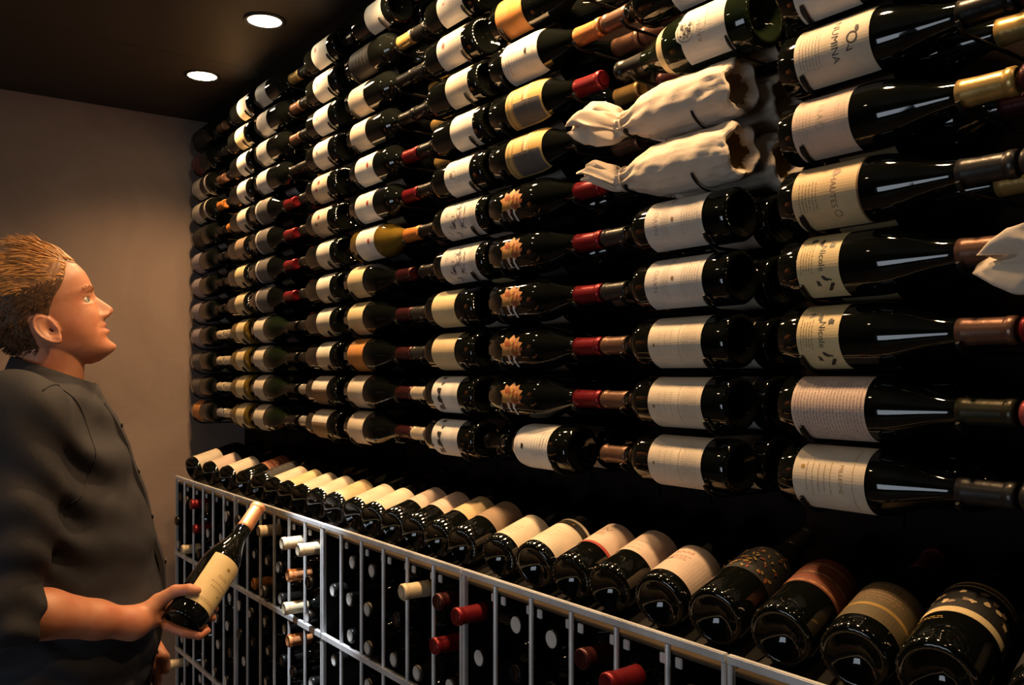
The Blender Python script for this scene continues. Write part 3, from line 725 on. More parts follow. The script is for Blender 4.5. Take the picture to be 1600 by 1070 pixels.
# ------------------------------------------------------------------ lower racks
RY = 0.85                                       # front plane of the racks
RT, R2, R3, R4 = 1.159, 0.904, 0.585, 0.03
LEDGE = 1.141      # rail heights
MODW = 0.5925
mod_a = [3.098-MODW*i for i in range(5)]         # left end (far) of each unit, measured along a
def cyl_z(b, x, y, z0, z1, r, m, seg=12):
    vs = [(x+r*math.cos(2*PI*k/seg), y+r*math.sin(2*PI*k/seg), z) for z in (z0, z1) for k in range(seg)]
    b.add(vs, [(k, (k+1) % seg, seg+(k+1) % seg, seg+k) for k in range(seg)]+[list(reversed(range(seg))), list(range(seg, 2*seg))], m)
UNIT = ['against the grey wall', 'second from the grey wall', 'third from the grey wall', 'fourth from the grey wall', 'nearest, at right']
def rack(i):
    a0 = mod_a[i]; x0, x1 = -a0+0.0015, -a0+MODW-0.0015
    t = empty('wine_rack', ((x0+x1)/2, RY, 0)); ox, oy = (x0+x1)/2, RY
    tag(t, f"tall black and steel wine rack unit, {UNIT[i]}", 'wine rack', 'floor wine rack units')
    def part(name, x0, x1, y0, y1, z0, z1, m, bv=0.0012):
        b = MB(); b.box(x0-ox, x1-ox, y0-oy, y1-oy, z0, z1, M[m]); return b.build(name, t, bevel=bv)
    part('top_rail', x0, x1, RY-0.004, RY+0.004, RT-0.009, RT+0.002, 'rack_metal')
    part('front_ledge', x0, x1, RY+0.004, RY+0.040, LEDGE-0.006, LEDGE, 'ledge')
    b = MB()                                     # sloping shelf that carries the display row
    y0, y1, z0, z1 = RY+0.040-oy, YB-0.004-oy, LEDGE-0.003, LEDGE+0.064
    b.add([(x0-ox, y0, z0), (x1-ox, y0, z0), (x1-ox, y1, z1), (x0-ox, y1, z1), (x0-ox, y0, z0-0.004), (x1-ox, y0, z0-0.004), (x1-ox, y1, z1-0.004), (x0-ox, y1, z1-0.004)],
          [(0, 1, 2, 3), (7, 6, 5, 4), (0, 4, 5, 1), (1, 5, 6, 2), (2, 6, 7, 3), (3, 7, 4, 0)], M['shelf_dark']); b.build('display_shelf', t)
    for zz in (R2, R3, R4):
        part('rail', x0, x1, RY-0.005, RY+0.004, zz-0.007, zz+0.007, 'rack_metal')
    for xs in (x0, x1-0.007):
        part('side_post', xs, xs+0.007, RY-0.003, RY+0.006, 0.0, RT-0.009, 'rack_metal')
        part('side_panel', xs+0.0025, xs+0.0045, RY+0.006, YB-0.006, 0.02, RT-0.02, 'rack_dark', 0)
    w = (x1-x0)/6
    for k in range(1, 6):
        b = MB(); cyl_z(b, x0+w*k-ox, RY-oy, R4, RT-0.010, 0.0042, M['rack_metal']); b.build('bar', t, smooth=True, sharp=math.radians(50))
        for sg in (-1, 1):
            part('bracket', x0+w*k+sg*0.014-0.006, x0+w*k+sg*0.014+0.006, RY+0.004, RY+0.008, RT-0.040, RT-0.026, 'rack_metal')
    return x0, w
cells = []
for i in range(5):
    x0, w = rack(i)
    for k in range(6): cells.append(x0+w*(k+0.5))

def numword(n):
    ones = ['first', 'second', 'third', 'fourth', 'fifth', 'sixth', 'seventh', 'eighth', 'ninth', 'tenth', 'eleventh', 'twelfth', 'thirteenth', 'fourteenth', 'fifteenth', 'sixteenth', 'seventeenth', 'eighteenth', 'nineteenth', 'twentieth']
    if n <= 20: return ones[n-1]
    return 'thirtieth' if n == 30 else 'twenty-'+ones[n-21]
def rack_slot(px, py, Y=0.845):                 # nearest cell to a place seen in the photograph
    Z = Y*NN/(px+213); p = PX(px, py, Z)
    c = min(range(30), key=lambda q: abs(cells[q]-p.x)); return c, round((1.095-p.z)/0.0785)
SPEC = {}
for (px, py, cap, out) in ((462, 848, 'c_cream', 0.035), (489, 855, 'c_cream', 0.035), (463, 895, 'c_peach', 0.02), (462, 945, 'c_cream', 0.03), (652, 916, 'c_cream', 0.035), (757, 962, 'c_red', 0.045), (692, 1009, 'c_red', 0.025), (692, 943, 'c_maroon', 0.02),
                           (1003, 1052, 'c_red', 0.06), (925, 1025, 'c_maroon', 0.02), (311, 786, 'c_red', 0.02), (312, 826, 'c_red', 0.01), (420, 825, 'c_cream', 0.02), (395, 910, 'c_orange', 0.0), (293, 858, 'c_cream', 0.02), (280, 1043, 'c_cream', 0.03), (330, 800, 'c_black', 0), (460, 1000, 'c_peach', .02)):
    SPEC[rack_slot(px, py)] = (cap, out)
RR = random.Random(5)
CAPN = {'c_cream': 'cream', 'c_red': 'red', 'c_peach': 'peach', 'c_maroon': 'dark red', 'c_orange': 'orange', 'c_black': 'black', 'c_black+tin': 'pale-ended black', 'c_grey+tin': 'pale-ended grey'}
RACK_SKIP = set()
for c in range(30):
    mod = c//6
    rows = {0: 11, 1: 10, 2: 7, 3: 3, 4: 1}[mod]
    if c in (15, 16, 17): rows = 5
    if c in (26, 27, 28, 29): rows = 0
    for r in range(rows):
        sp = SPEC.get((c, r))
        if not sp and RR.random() < 0.22: continue
        cap, out = sp if sp else (RR.choice(['c_black+tin', 'c_black+tin', 'c_black+tin', 'c_grey+tin', 'c_black+tin', 'c_black']), RR.uniform(-0.012, 0.012))
        if (c, r) in RACK_SKIP: continue
        z = 1.095-0.0785*r
        ytip = 0.845-out; L = 0.285
        m = Matrix.Translation((cells[c]+RR.uniform(-.002, .002), ytip+L, z)) @ Matrix.Rotation(-PI/2, 4, 'Z')
        make_bottle(m, 'bord', g, None, cap, f"neck-out wine bottle with {CAPN[cap]} capsule, {numword(r+1)} row down, {numword(c+1)} slot from grey wall", 'wine bottles stored neck-out in the floor racks')

# ------------------------------------------------------------------ display row on top of the racks
TILT = math.radians(14.5)
def display_matrix(px, py, yaw=0.0, r=0.0385):
    Y = 0.888; Z = Y*NN/(px+213); p = PX(px, py, Z)
    p = Vector((p.x, Y, LEDGE+r/math.cos(TILT)+0.0015))
    ax = Vector((math.sin(yaw)*math.cos(TILT), math.cos(yaw)*math.cos(TILT), math.sin(TILT)))
    up = (Vector((0, 0, 1))-ax*ax.z).normalized()
    yv = -up; zv = ax.cross(yv)
    mt = Matrix((ax, yv, zv)).transposed().to_4x4(); mt.translation = p
    return mt
DISP = [(298, 721, 'bord', 'wide_cream', 'c_black', 'cream label, first from the grey wall'), (325, 729, 'bord', 'wide_pink', 'c_black', 'small pinkish label, second from the grey wall'),
        (352, 738, 'bord', 'wide_cream', 'c_black', 'bright cream label, third from the grey wall'), (379, 746, 'bord', 'rust_swirl', 'c_black', 'reddish label, fourth from the grey wall'),
        (403, 754, 'bord', 'black_label', 'c_black', 'black label, fifth from the grey wall'), (424, 760, 'bord', 'wide_cream', 'c_black', 'long cream label, sixth from the grey wall'),
        (446, 767, 'bord', 'wide_yellow', 'c_black', 'yellowish label, seventh from the grey wall'), (468, 773, 'bord', 'wide_cream', 'c_black', 'cream label, eighth from the grey wall'),
        (492, 781, 'bord', 'wide_cream', 'c_black', 'cream label, ninth from the grey wall'), (519, 790, 'bord', 'wide_tan', 'c_tan', 'warm tan label, tenth from the grey wall'),
        (551, 799, 'bord', 'wide_cream', 'c_tan', 'cream label, eleventh from the grey wall'), (580, 808, 'bord', 'wide_cream', 'c_black', 'cream label, twelfth from the grey wall'),
        (612, 816, 'bord', 'low_pink', 'c_black', 'label set far from base, thirteenth from wall'), (646, 828, 'bord', 'low_pink', 'c_black', 'pinkish label set far from base, fourteenth from wall'),
        (682, 839, 'bord', 'low_tan', 'c_black', 'brownish label set far from base, fifteenth from wall'), (720, 848, 'bord', 'low_brown', 'c_black', 'dim gold-brown label, last left of wide gap'),
        (777, 867, 'bord', 'wide_cream', 'c_black', 'plain cream label, first right of wide gap'), (832, 880, 'burg', 'bandtop', 'c_black', 'cream label under a black band'),
        (890, 894, 'bord', 'redline', 'c_black', 'label edged with a red stripe'), (950, 908, 'bord', 'low_pink', 'c_black', 'plain label beside the red-striped one'),
        (1028, 937, 'burg', 'redtext', 'c_black', 'big pinkish label with red lettering'), (1115, 955, 'burg', 'ornate', 'c_black', 'ornate gold pattern on black'),
        (1218, 985, 'burg', 'rust_swirl', 'c_black', 'rust-red wavy label'), (1333, 1010, 'burg', 'olive_text', 'c_pinkred', 'olive label with gold stripe'),
        (1463, 1045, 'champ', 'banded', 'c_black', 'black label with two tan bands'), (1640, 1090, 'burg', 'black_label', 'c_copper', 'copper capsule at right photo edge')]
prev = None
for (px, py, kd, des, cap, desc) in DISP:
    m = display_matrix(px, py, -0.2, bottle_shape(kd)['r'])
    if prev is not None and abs(m.translation.x-prev) < 0.079: m.translation.x = prev+0.079
    prev = m.translation.x
    make_bottle(m, kd, g, des, cap, f"wine bottle on display ledge, {desc}", 'wine bottles leaning on the display ledge')
# ------------------------------------------------------------------ the man with a bottle
# local frame: x to where he looks (level), y away from the camera, z up; origin on the floor between his feet
RAY = Vector((85-800, 1400)).normalized()
ROOT = xz2w((85-800)/1400*1.72, 1.72, 0)
_ex = xz2w(RAY.y, -RAY.x, 0); _ey = xz2w(RAY.x, RAY.y, 0)
PM = Matrix(((_ex.x, _ey.x, 0, ROOT.x), (_ex.y, _ey.y, 0, ROOT.y), (0, 0, 1, 0), (0, 0, 0, 1)))
PI_ = PM.inverted()
def LP(px, py, Z): return np.array(PI_ @ PX(px, py, Z))

def nets(f, lo, hi, h):
    """naive surface nets of the signed distance f(P) on a grid"""
    lo = np.array(lo, float); n = np.ceil((np.array(hi)-lo)/h).astype(int)+1
    ax = [lo[i]+h*np.arange(n[i]) for i in range(3)]
    G = np.stack(np.meshgrid(*ax, indexing='ij'), -1)
    D = f(G.reshape(-1, 3)).reshape(n)
    c = [D[i:n[0]-1+i, j:n[1]-1+j, k:n[2]-1+k] for i in (0, 1) for j in (0, 1) for k in (0, 1)]
    neg = sum((q < 0).astype(int) for q in c); act = (neg > 0) & (neg < 8)
    acc = np.zeros(act.shape+(3,)); cnt = np.zeros(act.shape)
    cor = [(i, j, k) for i in (0, 1) for j in (0, 1) for k in (0, 1)]
    for p in range(8):
        for q in range(p+1, 8):
            if sum(abs(cor[p][m]-cor[q][m]) for m in range(3)) != 1: continue
            a, b = c[p], c[q]; cr = (a < 0) != (b < 0)
            t = np.where(cr, a/np.where(cr, a-b, 1), 0)
            for m in range(3): acc[..., m] += np.where(cr, cor[p][m]+(cor[q][m]-cor[p][m])*t, 0)
            cnt += cr
    idx = -np.ones(act.shape, int); w = np.argwhere(act); idx[act] = np.arange(len(w))
    V = lo+h*(w+acc[act]/cnt[act][:, None])
    F = []
    s = D < 0
    for m in range(3):
        a = [slice(1, n[i]-1) for i in range(3)]; a[m] = slice(0, n[m]-1)
        b = list(a); b[m] = slice(1, n[m])
        cr = s[tuple(a)] != s[tuple(b)]; e = np.argwhere(cr)
        off = np.array([1, 1, 1]); off[m] = 0; e = e+off
        u, v = (m+1) % 3, (m+2) % 3; du = np.eye(3, dtype=int)[u]; dv = np.eye(3, dtype=int)[v]
        g0 = e; q = [idx[tuple((g0-du-dv).T)], idx[tuple((g0-dv).T)], idx[tuple(g0.T)], idx[tuple((g0-du).T)]]
        fl = s[tuple(a)][cr]
        Q = np.stack(q, 1); Q[~fl] = Q[~fl][:, ::-1]; F.append(Q)
    return V, np.concatenate(F)
def caps(P, A, B, ra, rb):
    A, B = np.array(A, float), np.array(B, float); d = B-A
    t = np.clip(((P-A)@d)/(d@d), 0, 1)
    return np.linalg.norm(P-A-t[:, None]*d, axis=1)-(ra+(rb-ra)*t)
def smin(a, b, k):
    h = np.clip(0.5+0.5*(b-a)/k, 0, 1); return b*(1-h)+a*h-k*h*(1-h)
def chain(P, pts, rs, k):
    d = None
    for (a, b, ra, rb) in zip(pts, pts[1:], rs, rs[1:]):
        q = caps(P, a, b, ra, rb); d = q if d is None else smin(d, q, k)
    return d
def pmesh(name, V, F, mats, smooth=True):
    me = bpy.data.meshes.new(name); me.from_pydata([tuple(v) for v in V], [], [tuple(int(i) for i in f) for f in F])
    for m in mats: me.materials.append(m)
    if smooth: me.polygons.foreach_set('use_smooth', [True]*len(me.polygons))
    me.update(); return me

def skin_mat():
    m = mat('skin', (0.56, 0.27, 0.165), 0.46, spec=0.4, sss=0.25, bump=0.10, bscale=260)
    nt = m.node_tree; N = nt.nodes; L = nt.links; b = N['Principled BSDF']
    tc = N.new('ShaderNodeTexCoord'); n = N.new('ShaderNodeTexNoise'); n.inputs['Scale'].default_value = 16; n.inputs['Detail'].default_value = 5
    L.new(tc.outputs['Object'], n.inputs['Vector'])
    r = N.new('ShaderNodeValToRGB'); r.color_ramp.elements[0].position = 0.35; r.color_ramp.elements[1].position = 0.7
    r.color_ramp.elements[0].color = (0.52, 0.245, 0.150, 1); r.color_ramp.elements[1].color = (0.42, 0.150, 0.088, 1)
    L.new(n.outputs['Fac'], r.inputs[0]); L.new(r.outputs[0], b.inputs['Base Color'])
    return m
m_skin = skin_mat()
m_shirt = mat('charcoal_shirt', (0.0225, 0.0220, 0.029), 0.78, var=0.18, vscale=30, bump=0.25, bscale=420, spec=0.3)
m_trou = mat('dark_trousers', (0.012, 0.012, 0.015), 0.85, var=0.2, vscale=20, bump=0.2, bscale=300, spec=0.2)
m_hair = mat('red_blond_hair', (0.62, 0.30, 0.10), 0.42, var=0.35, vscale=60, spec=0.5)
m_hairdark = mat('short_side_hair', (0.115, 0.055, 0.026), 0.6, var=0.4, vscale=90, spec=0.3)
m_hairmid = mat('hair_roots', (0.26, 0.115, 0.042), 0.55, var=0.4, vscale=80)
m_eye = mat('eye_white', (0.46, 0.41, 0.37), 0.15); m_iris = mat('iris_blue_grey', (0.07, 0.10, 0.12), 0.1); m_lip = mat('lip', (0.50, 0.17, 0.125), 0.4, spec=0.45)
m_btn = mat('black_button', (0.01, 0.01, 0.01), 0.3); m_shoe = mat('black_leather_shoe', (0.012, 0.010, 0.009), 0.35)

# ---- head in its own frame (face towards +x), then pitched up
PITCH = math.radians(21); HC = np.array([-0.014, 0.0, 1.617])
def itp(x, tab):
    a = np.array(tab, float); return np.interp(x, a[:, 0], a[:, 1])
T_XF = [(-.118, .050), (-.114, .070), (-.108, .084), (-.100, .089), (-.090, .0865), (-.080, .0845), (-.068, .087), (-.058, .0865), (-.045, .087), (-.030, .0865), (-.010, .086), (.004, .0865), (.018, .093), (.034, .0945), (.052, .0925), (.070, .085), (.086, .073), (.100, .055), (.112, .033), (.120, .0)]
T_XB = [(-.118, .040), (-.112, .022), (-.102, .002), (-.088, -.026), (-.072, -.052), (-.055, -.072), (-.035, -.086), (-.010, -.096), (.020, -.101), (.050, -.097), (.075, -.084), (.095, -.064), (.110, -.036), (.120, .0)]
T_W = [(-.118, .004), (-.114, .020), (-.106, .034), (-.094, .0465), (-.080, .0565), (-.060, .0645), (-.035, .070), (-.010, .0735), (.020, .0765), (.045, .077), (.070, .071), (.090, .058), (.105, .040), (.114, .022), (.120, .0)]
def smooth_tab(x, tab):                         # gaussian-softened interpolation
    o = np.linspace(-.007, .007, 9); w = np.exp(-(o/.004)**2); w /= w.sum()
    return sum(wi*itp(np.clip(x+oi, -.118, .120), tab) for oi, wi in zip(o, w))
def head_points(th, z):
    xf, xb, w = smooth_tab(z, T_XF), smooth_tab(z, T_XB), np.maximum(smooth_tab(z, T_W), 0.0005)
    c = 0.42*xf+0.58*xb
    ct, st = np.cos(th), np.sin(th)
    p = np.where(ct > 0, 0.86, 1.0); q = np.where(ct > 0, 0.90, 1.0)
    x = c+np.where(ct > 0, (xf-c), (c-xb))*np.sign(ct)*np.abs(ct)**p
    y = w*np.sign(st)*np.abs(st)**q
    return x, y
def head_detail(x, y, z):
    g = lambda v, s: np.exp(-(v/s)**2)
    fr = np.clip((x-0.01)/0.03, 0, 1)
    dx = np.zeros_like(x); dy = np.zeros_like(x)
    nose = itp(z, [(-.060, 0), (-.050, .0), (-.0455, .004), (-.042, .014), (-.036, .0255), (-.030, .0275), (-.022, .0235), (-.010, .0155), (.0, .0085), (.010, .003), (.022, 0)])
    nw = itp(z, [(-.05, .013), (-.036, .0125), (-.02, .0095), (0, .0075), (.02, .009)])
    dx += fr*nose*np.exp(-np.abs(y/nw)**2.6)
    for s in (-1, 1):
        dx += fr*0.0105*g(y-s*.0150, .0062)*g(z+.0385, .0065)                    # nostril wings
        dx -= fr*0.0040*g(y-s*.0095, .0030)*g(z+.0455, .0028)
        dx -= fr*0.0105*g(y-s*.031, .0135)*g(z-.0005, .0085)                     # eye sockets
        dx += fr*0.0050*g(y-s*.032, .022)*g(z-.0185, .0060)                      # brow
        dx += fr*0.0066*g(y-s*.032, .0130)*g(z-.0055, .0030)                     # upper lid
        dx += fr*0.0048*g(y-s*.032, .0130)*g(z+.0078, .0032)                     # lower lid
        dx += fr*0.0030*g(y-s*.040, .018)*g(z+.028, .015)                        # cheek
        dy += s*fr*0.0030*g(y-s*.060, .020)*g(z+.050, .022)
        dx -= fr*0.0022*g(np.abs(y)-.030-(-.045-z)*.35, .004)*g(z+.052, .014)    # fold beside the mouth
    lipw = np.exp(-np.abs(y/.0235)**3)
    dx += fr*(0.0056*g(z+.0545, .0048)+0.0062*g(z+.0685, .0052)-0.0050*g(z+.0612, .0020)-0.0020*g(z+.080, .005))*lipw
    dx += fr*0.0052*g(z+.1010, .0095)*g(y, .019)
    return dx, dy
def build_head():
    nz, nt = 200, 260
    u = np.linspace(0, 1, nz); zz = 0.001-0.119*np.cos(PI*u); th = 2*PI*np.arange(nt)/nt
    th = th-0.55*np.sin(th)*0.55                # denser round the face
    Z, TH = np.meshgrid(zz, th, indexing='ij'); Z = Z.ravel(); TH = TH.ravel()
    x, y = head_points(TH, Z); dx, dy = head_detail(x, y, Z)
    V = np.stack([x+dx, y+dy, Z], 1); F = []
    I = np.arange(nz*nt).reshape(nz, nt)
    a, b = I[:-1], I[1:]
    F = np.stack([a, np.roll(a, -1, 1), np.roll(b, -1, 1), b], -1).reshape(-1, 4).tolist()
    F.append(I[0][::-1].tolist()); F.append(I[-1].tolist())
    return V, F
def build_ear(s):
    nr, nt = 26, 56; V = []; F = []
    for side in (0, 1):
        for i in range(nr+1):
            r = i/nr
            for k in range(nt):
                t = 2*PI*k/nt
                ex = 0.0185*(1+0.10*math.sin(t)+0.0*math.cos(t))*(1-0.22*max(0, -math.sin(t))**2)
                ez = 0.0325
                px_, pz_ = r*ex*math.cos(t), r*ez*math.sin(t)
                rim = math.exp(-((r-0.88)/0.10)**2)*(0.35 if (math.cos(t) > 0.55) else 1.0)
                conch = -math.exp(-(((px_-0.004)/0.0085)**2+((pz_+0.003)/0.012)**2))
                anti = 0.5*math.exp(-((math.hypot((px_-0.002)/0.0115, pz_/0.0200)-1)/0.22)**2)*(1 if math.cos(t) < 0.5 else 0.2)
                trag = 0.9*math.exp(-(((px_-0.0135)/0.0035)**2+((pz_+0.004)/0.005)**2))
                lobe = 0.5*math.exp(-(((px_-0.004)/0.009)**2+((pz_+0.026)/0.007)**2))
                h = 0.0045*(rim+1.2*conch+anti+trag+lobe) if side == 0 else -0.0058
                if r == 1 and side == 0: h = 0.0
                fl = 0.014*(-px_/0.018*0.5+0.5)      # flares outwards at the back
                V.append((px_, s*(0.0725+fl*0.75+h+0.004), pz_))
    def id_(side, i, k): return side*(nr+1)*nt+i*nt+k % nt
    for side in (0, 1):
        for i in range(nr):
            for k in range(nt):
                q = [id_(side, i, k), id_(side, i, k+1), id_(side, i+1, k+1), id_(side, i+1, k)]
                F.append(q)
    for k in range(nt): F.append([id_(0, nr, k), id_(0, nr, k+1), id_(1, nr, k+1), id_(1, nr, k)])
    V = np.array(V); a = math.radians(-20); c, sn = math.cos(a), math.sin(a)
    x, z = V[:, 0].copy(), V[:, 2].copy(); V[:, 0] = x*c+z*sn-0.010; V[:, 2] = -x*sn+z*c-0.034
    return V, F
def head2loc(V):
    c, s = math.cos(PITCH), math.sin(PITCH); V = np.asarray(V, float)
    return np.stack([V[:, 0]*c-V[:, 2]*s, V[:, 1], V[:, 0]*s+V[:, 2]*c], 1)+HC

# ---- limbs in the local frame
SH_R, EL_R = np.array([-.052, -.185, 1.425]), np.array([-.072, -.245, 1.115])
WR_R = LP(205, 974, 1.615)
SH_L, EL_L = np.array([-.030, .200, 1.425]), np.array([.000, .262, 1.125])
WR_L = LP(206, 965, 1.83)
# bottle in his hand
B0 = PX(284, 974, 1.645)
def _tip():
    lo, hi = 1.645, 2.1
    for _ in range(50):
        m = (lo+hi)/2
        if (PX(399, 799, m)-B0).length < 0.286: lo = m
        else: hi = m
    return PX(399, 799, lo)
B1 = _tip(); b0, b1 = np.array(PI_ @ B0), np.array(PI_ @ B1); bax = (b1-b0)/np.linalg.norm(b1-b0)
BRAD = 0.0378
toc = np.array(PI_ @ Vector((0, 0, CZ)))-b0; toc -= bax*(toc@bax); toc /= np.linalg.norm(toc)     # from the axis towards the camera
side_l = np.cross(bax, toc); side_l /= np.linalg.norm(side_l)
if side_l[0] > 0: side_l = -side_l              # from the axis towards his body
def onb(s, deg, gap):                           # point round the bottle: 0 deg camera side, 90 deg his side, 180 deg behind
    t = math.radians(deg); return b0+bax*s+(toc*math.cos(t)+side_l*math.sin(t))*(BRAD+gap)
fg = 0.0082
PALM = onb(0.020, 118, 0.022)
HAND = []
def finger(pts, rs): HAND.append(([np.array(p) for p in pts], rs))
KN = [onb(0.074, 142, 0.013), onb(0.052, 140, 0.014), onb(0.030, 138, 0.014), onb(0.010, 134, 0.013)]
# thumb over the label
TB = WR_R*0.55+PALM*0.45+toc*0.012+np.array([0, 0, .004])
finger([WR_R*0.7+PALM*0.3+toc*.006, TB+(onb(.035, 85, .012)-TB)*0.55, onb(0.036, 62, 0.0100), onb(0.042, 28, 0.0092), onb(0.046, 12, 0.0086)], [.018, .0145, .0118, .0108, .0082])
for i, kn in enumerate(KN[:3]):
    s0 = (0.074, 0.052, 0.030)[i]; L = (0.9, 1.0, 0.95)[i]
    finger([kn, onb(s0+.002, 142+42*L, fg+.0015), onb(s0, 142+74*L, fg+.0005), onb(s0-.003, 142+104*L, fg)], [.0105, .0098, .0090, .0074])
# little finger passes under the base
finger([KN[3], b0-bax*0.0110+side_l*0.018+toc*-0.014, b0-bax*0.0105-side_l*0.014+toc*-0.004, b0-bax*0.004-side_l*0.0385+toc*0.002, onb(0.012, -90, 0.0085)], [.0105, .0095, .0088, .0080, .0070])
def hand_sdf(P):
    d = chain(P, [EL_R, EL_R+(WR_R-EL_R)*0.3, EL_R+(WR_R-EL_R)*0.7, WR_R], [.040, .041, .033, .0265], .012)
    w = WR_R
    pal = None
    for i, kn in enumerate(KN):
        q = caps(P, w+(kn-w)*0.05, kn, .0195, .0125); pal = q if pal is None else smin(pal, q, .012)
    pal = smin(pal, caps(P, w, PALM, .024, .017), .012)
    d = smin(d, pal, .018)
    for pts, rs in HAND: d = smin(d, chain(P, pts, rs, .0035), .0055)
    rel = P-b0; t = rel@bax; rad = np.linalg.norm(rel-t[:, None]*bax, axis=1)
    cyl = np.maximum(np.maximum(rad-BRAD-0.0016, -t-0.0010), t-0.2)               # never enters the bottle
    return np.maximum(d, -cyl)
def arm_sdf(P): return chain(P, [SH_R, EL_R], [.056, .046], .01)
# left hand hanging in front of the belt
fl_pts = []
HL = LP(236, 1012, 1.80)
FL = [([WR_L+(HL-WR_L)*1.0+np.array([.0, -.022+.0145*i, 0]), HL+np.array([.006, -.026+.016*i, -.030]), HL+np.array([.010, -.026+.016*i, -.056]), HL+np.array([.008, -.024+.015*i, -.076+.006*abs(i-1)])], [.0115, .0098, .009, .0074]) for i in range(4)]
TL = ([WR_L+(HL-WR_L)*0.4+np.array([.012, -.016, 0]), HL+np.array([.020, -.034, -.012]), HL+np.array([.024, -.036, -.038])], [.014, .0115, .0085])
def lhand_sdf(P):
    d = chain(P, [EL_L, EL_L+(WR_L-EL_L)*0.35, WR_L], [.045, .046, .028], .012)
    for pts, rs in FL: d = smin(d, smin(caps(P, WR_L, pts[0], .020, .0125), chain(P, pts, rs, .003), .006), .006)
    return smin(d, chain(P, *TL, .004), .008)
# torso cross-sections: height, centre x, half depth, half width
TOR = np.array([(.86, .012, .150, .190), (.92, .012, .160, .197), (1.0, .014, .174, .202), (1.06, .016, .180, .205), (1.12, .014, .178, .205), (1.20, .006, .168, .203), (1.28, -.002, .155, .202), (1.36, -.010, .139, .202), (1.42, -.018, .118, .196), (1.46, -.022, .100, .170), (1.485, -.014, .082, .112), (1.51, -.004, .068, .074), (1.56, -.002, .050, .05)])
YAW = math.radians(-10)
def torso_sdf(P, grow=0.0):
    c, s = math.cos(YAW), math.sin(YAW)
    x = P[:, 0]*c+P[:, 1]*s; y = -P[:, 0]*s+P[:, 1]*c; z = P[:, 2]
    cx, a, b = (np.interp(z, TOR[:, 0], TOR[:, i]) for i in (1, 2, 3))
    q = (np.abs((x-cx)/(a+grow))**2.3+np.abs(y/(b+grow))**2.3)**(1/2.3)
    d = (q-1)*np.minimum(a, b)*0.9
    return np.maximum(d, np.maximum(z-1.56, .87-z))
def body_core(P):
    d = np.maximum(torso_sdf(P, -.018), P[:, 2]-1.47)
    d = smin(d, caps(P, (-.010, 0, 1.44), (-.004, 0, 1.585), .060, .0585), .012)
    return smin(smin(d, caps(P, np.array([-.03, -.1, 1.405]), SH_R, .05, .055), .02), caps(P, np.array([-.02, .1, 1.405]), SH_L, .05, .055), .02)
def build_body():
    parts = []
    hv, hf = build_head(); parts.append((head2loc(hv), hf))
    for s in (-1, 1):
        ev, ef = build_ear(s); parts.append((head2loc(ev), ef))
    def lim(f, pts, pad, h):
        A = np.array(pts); return nets(f, A.min(0)-pad, A.max(0)+pad, h)
    parts.append(nets(body_core, (-.24, -.27, .85), (.24, .28, 1.66), .008))
    parts.append(lim(hand_sdf, [EL_R, WR_R]+[p for pts, _ in HAND for p in pts], .06, .0021))
    parts.append(lim(arm_sdf, [SH_R, EL_R], .07, .007))
    parts.append(lim(lambda P: chain(P, [SH_L, EL_L], [.056, .046], .01), [SH_L, EL_L], .07, .007))
    parts.append(lim(lhand_sdf, [EL_L, WR_L]+[p for pts, _ in FL for p in pts], .06, .003))
    V = []; F = []
    for v, f in parts:
        o = len(V); V += [tuple(p) for p in v]; F += [[int(i)+o for i in q] for q in f]
    me = pmesh('body', V, F, [m_skin])
    bm = bmesh.new(); bm.from_mesh(me); bmesh.ops.recalc_face_normals(bm, faces=bm.faces); bm.to_mesh(me); bm.free()
    o = link('tmp_body', me)
    md = o.modifiers.new('r', 'REMESH'); md.mode = 'VOXEL'; md.voxel_size = 0.0023; md.use_smooth_shade = True
    sm = o.modifiers.new('s', 'SMOOTH'); sm.factor = 0.5; sm.iterations = 3
    dg = bpy.context.evaluated_depsgraph_get()
    me2 = bpy.data.meshes.new_from_object(o.evaluated_get(dg)); me2.name = 'body'
    bpy.data.objects.remove(o); bpy.data.meshes.remove(me)
    me2.materials.clear(); me2.materials.append(m_skin); me2.materials.append(m_lip)
    # lips coloured where they stand on the face
    n = len(me2.polygons); C = np.empty(n*3); me2.polygons.foreach_get('center', C); C = C.reshape(-1, 3)-HC
    c, s = math.cos(PITCH), math.sin(PITCH); hx, hz = C[:, 0]*c+C[:, 2]*s, -C[:, 0]*s+C[:, 2]*c
    up = np.interp(np.abs(C[:, 1]), [0, .008, .024], [-.0520, -.0505, -.0600]); dn = np.interp(np.abs(C[:, 1]), [0, .012, .024], [-.0735, -.0725, -.0620])
    lip = (hx > .06) & (hz < up) & (hz > dn) & (np.abs(C[:, 1]) < .024)
    me2.polygons.foreach_set('material_index', lip.astype(np.int32)); me2.polygons.foreach_set('use_smooth', [True]*n)
    return me2
person = empty('person'); person.matrix_world = PM
tag(person, 'man in charcoal shirt looking up at the bottles, a bottle in his right hand', 'person')
link('body', build_body(), person)

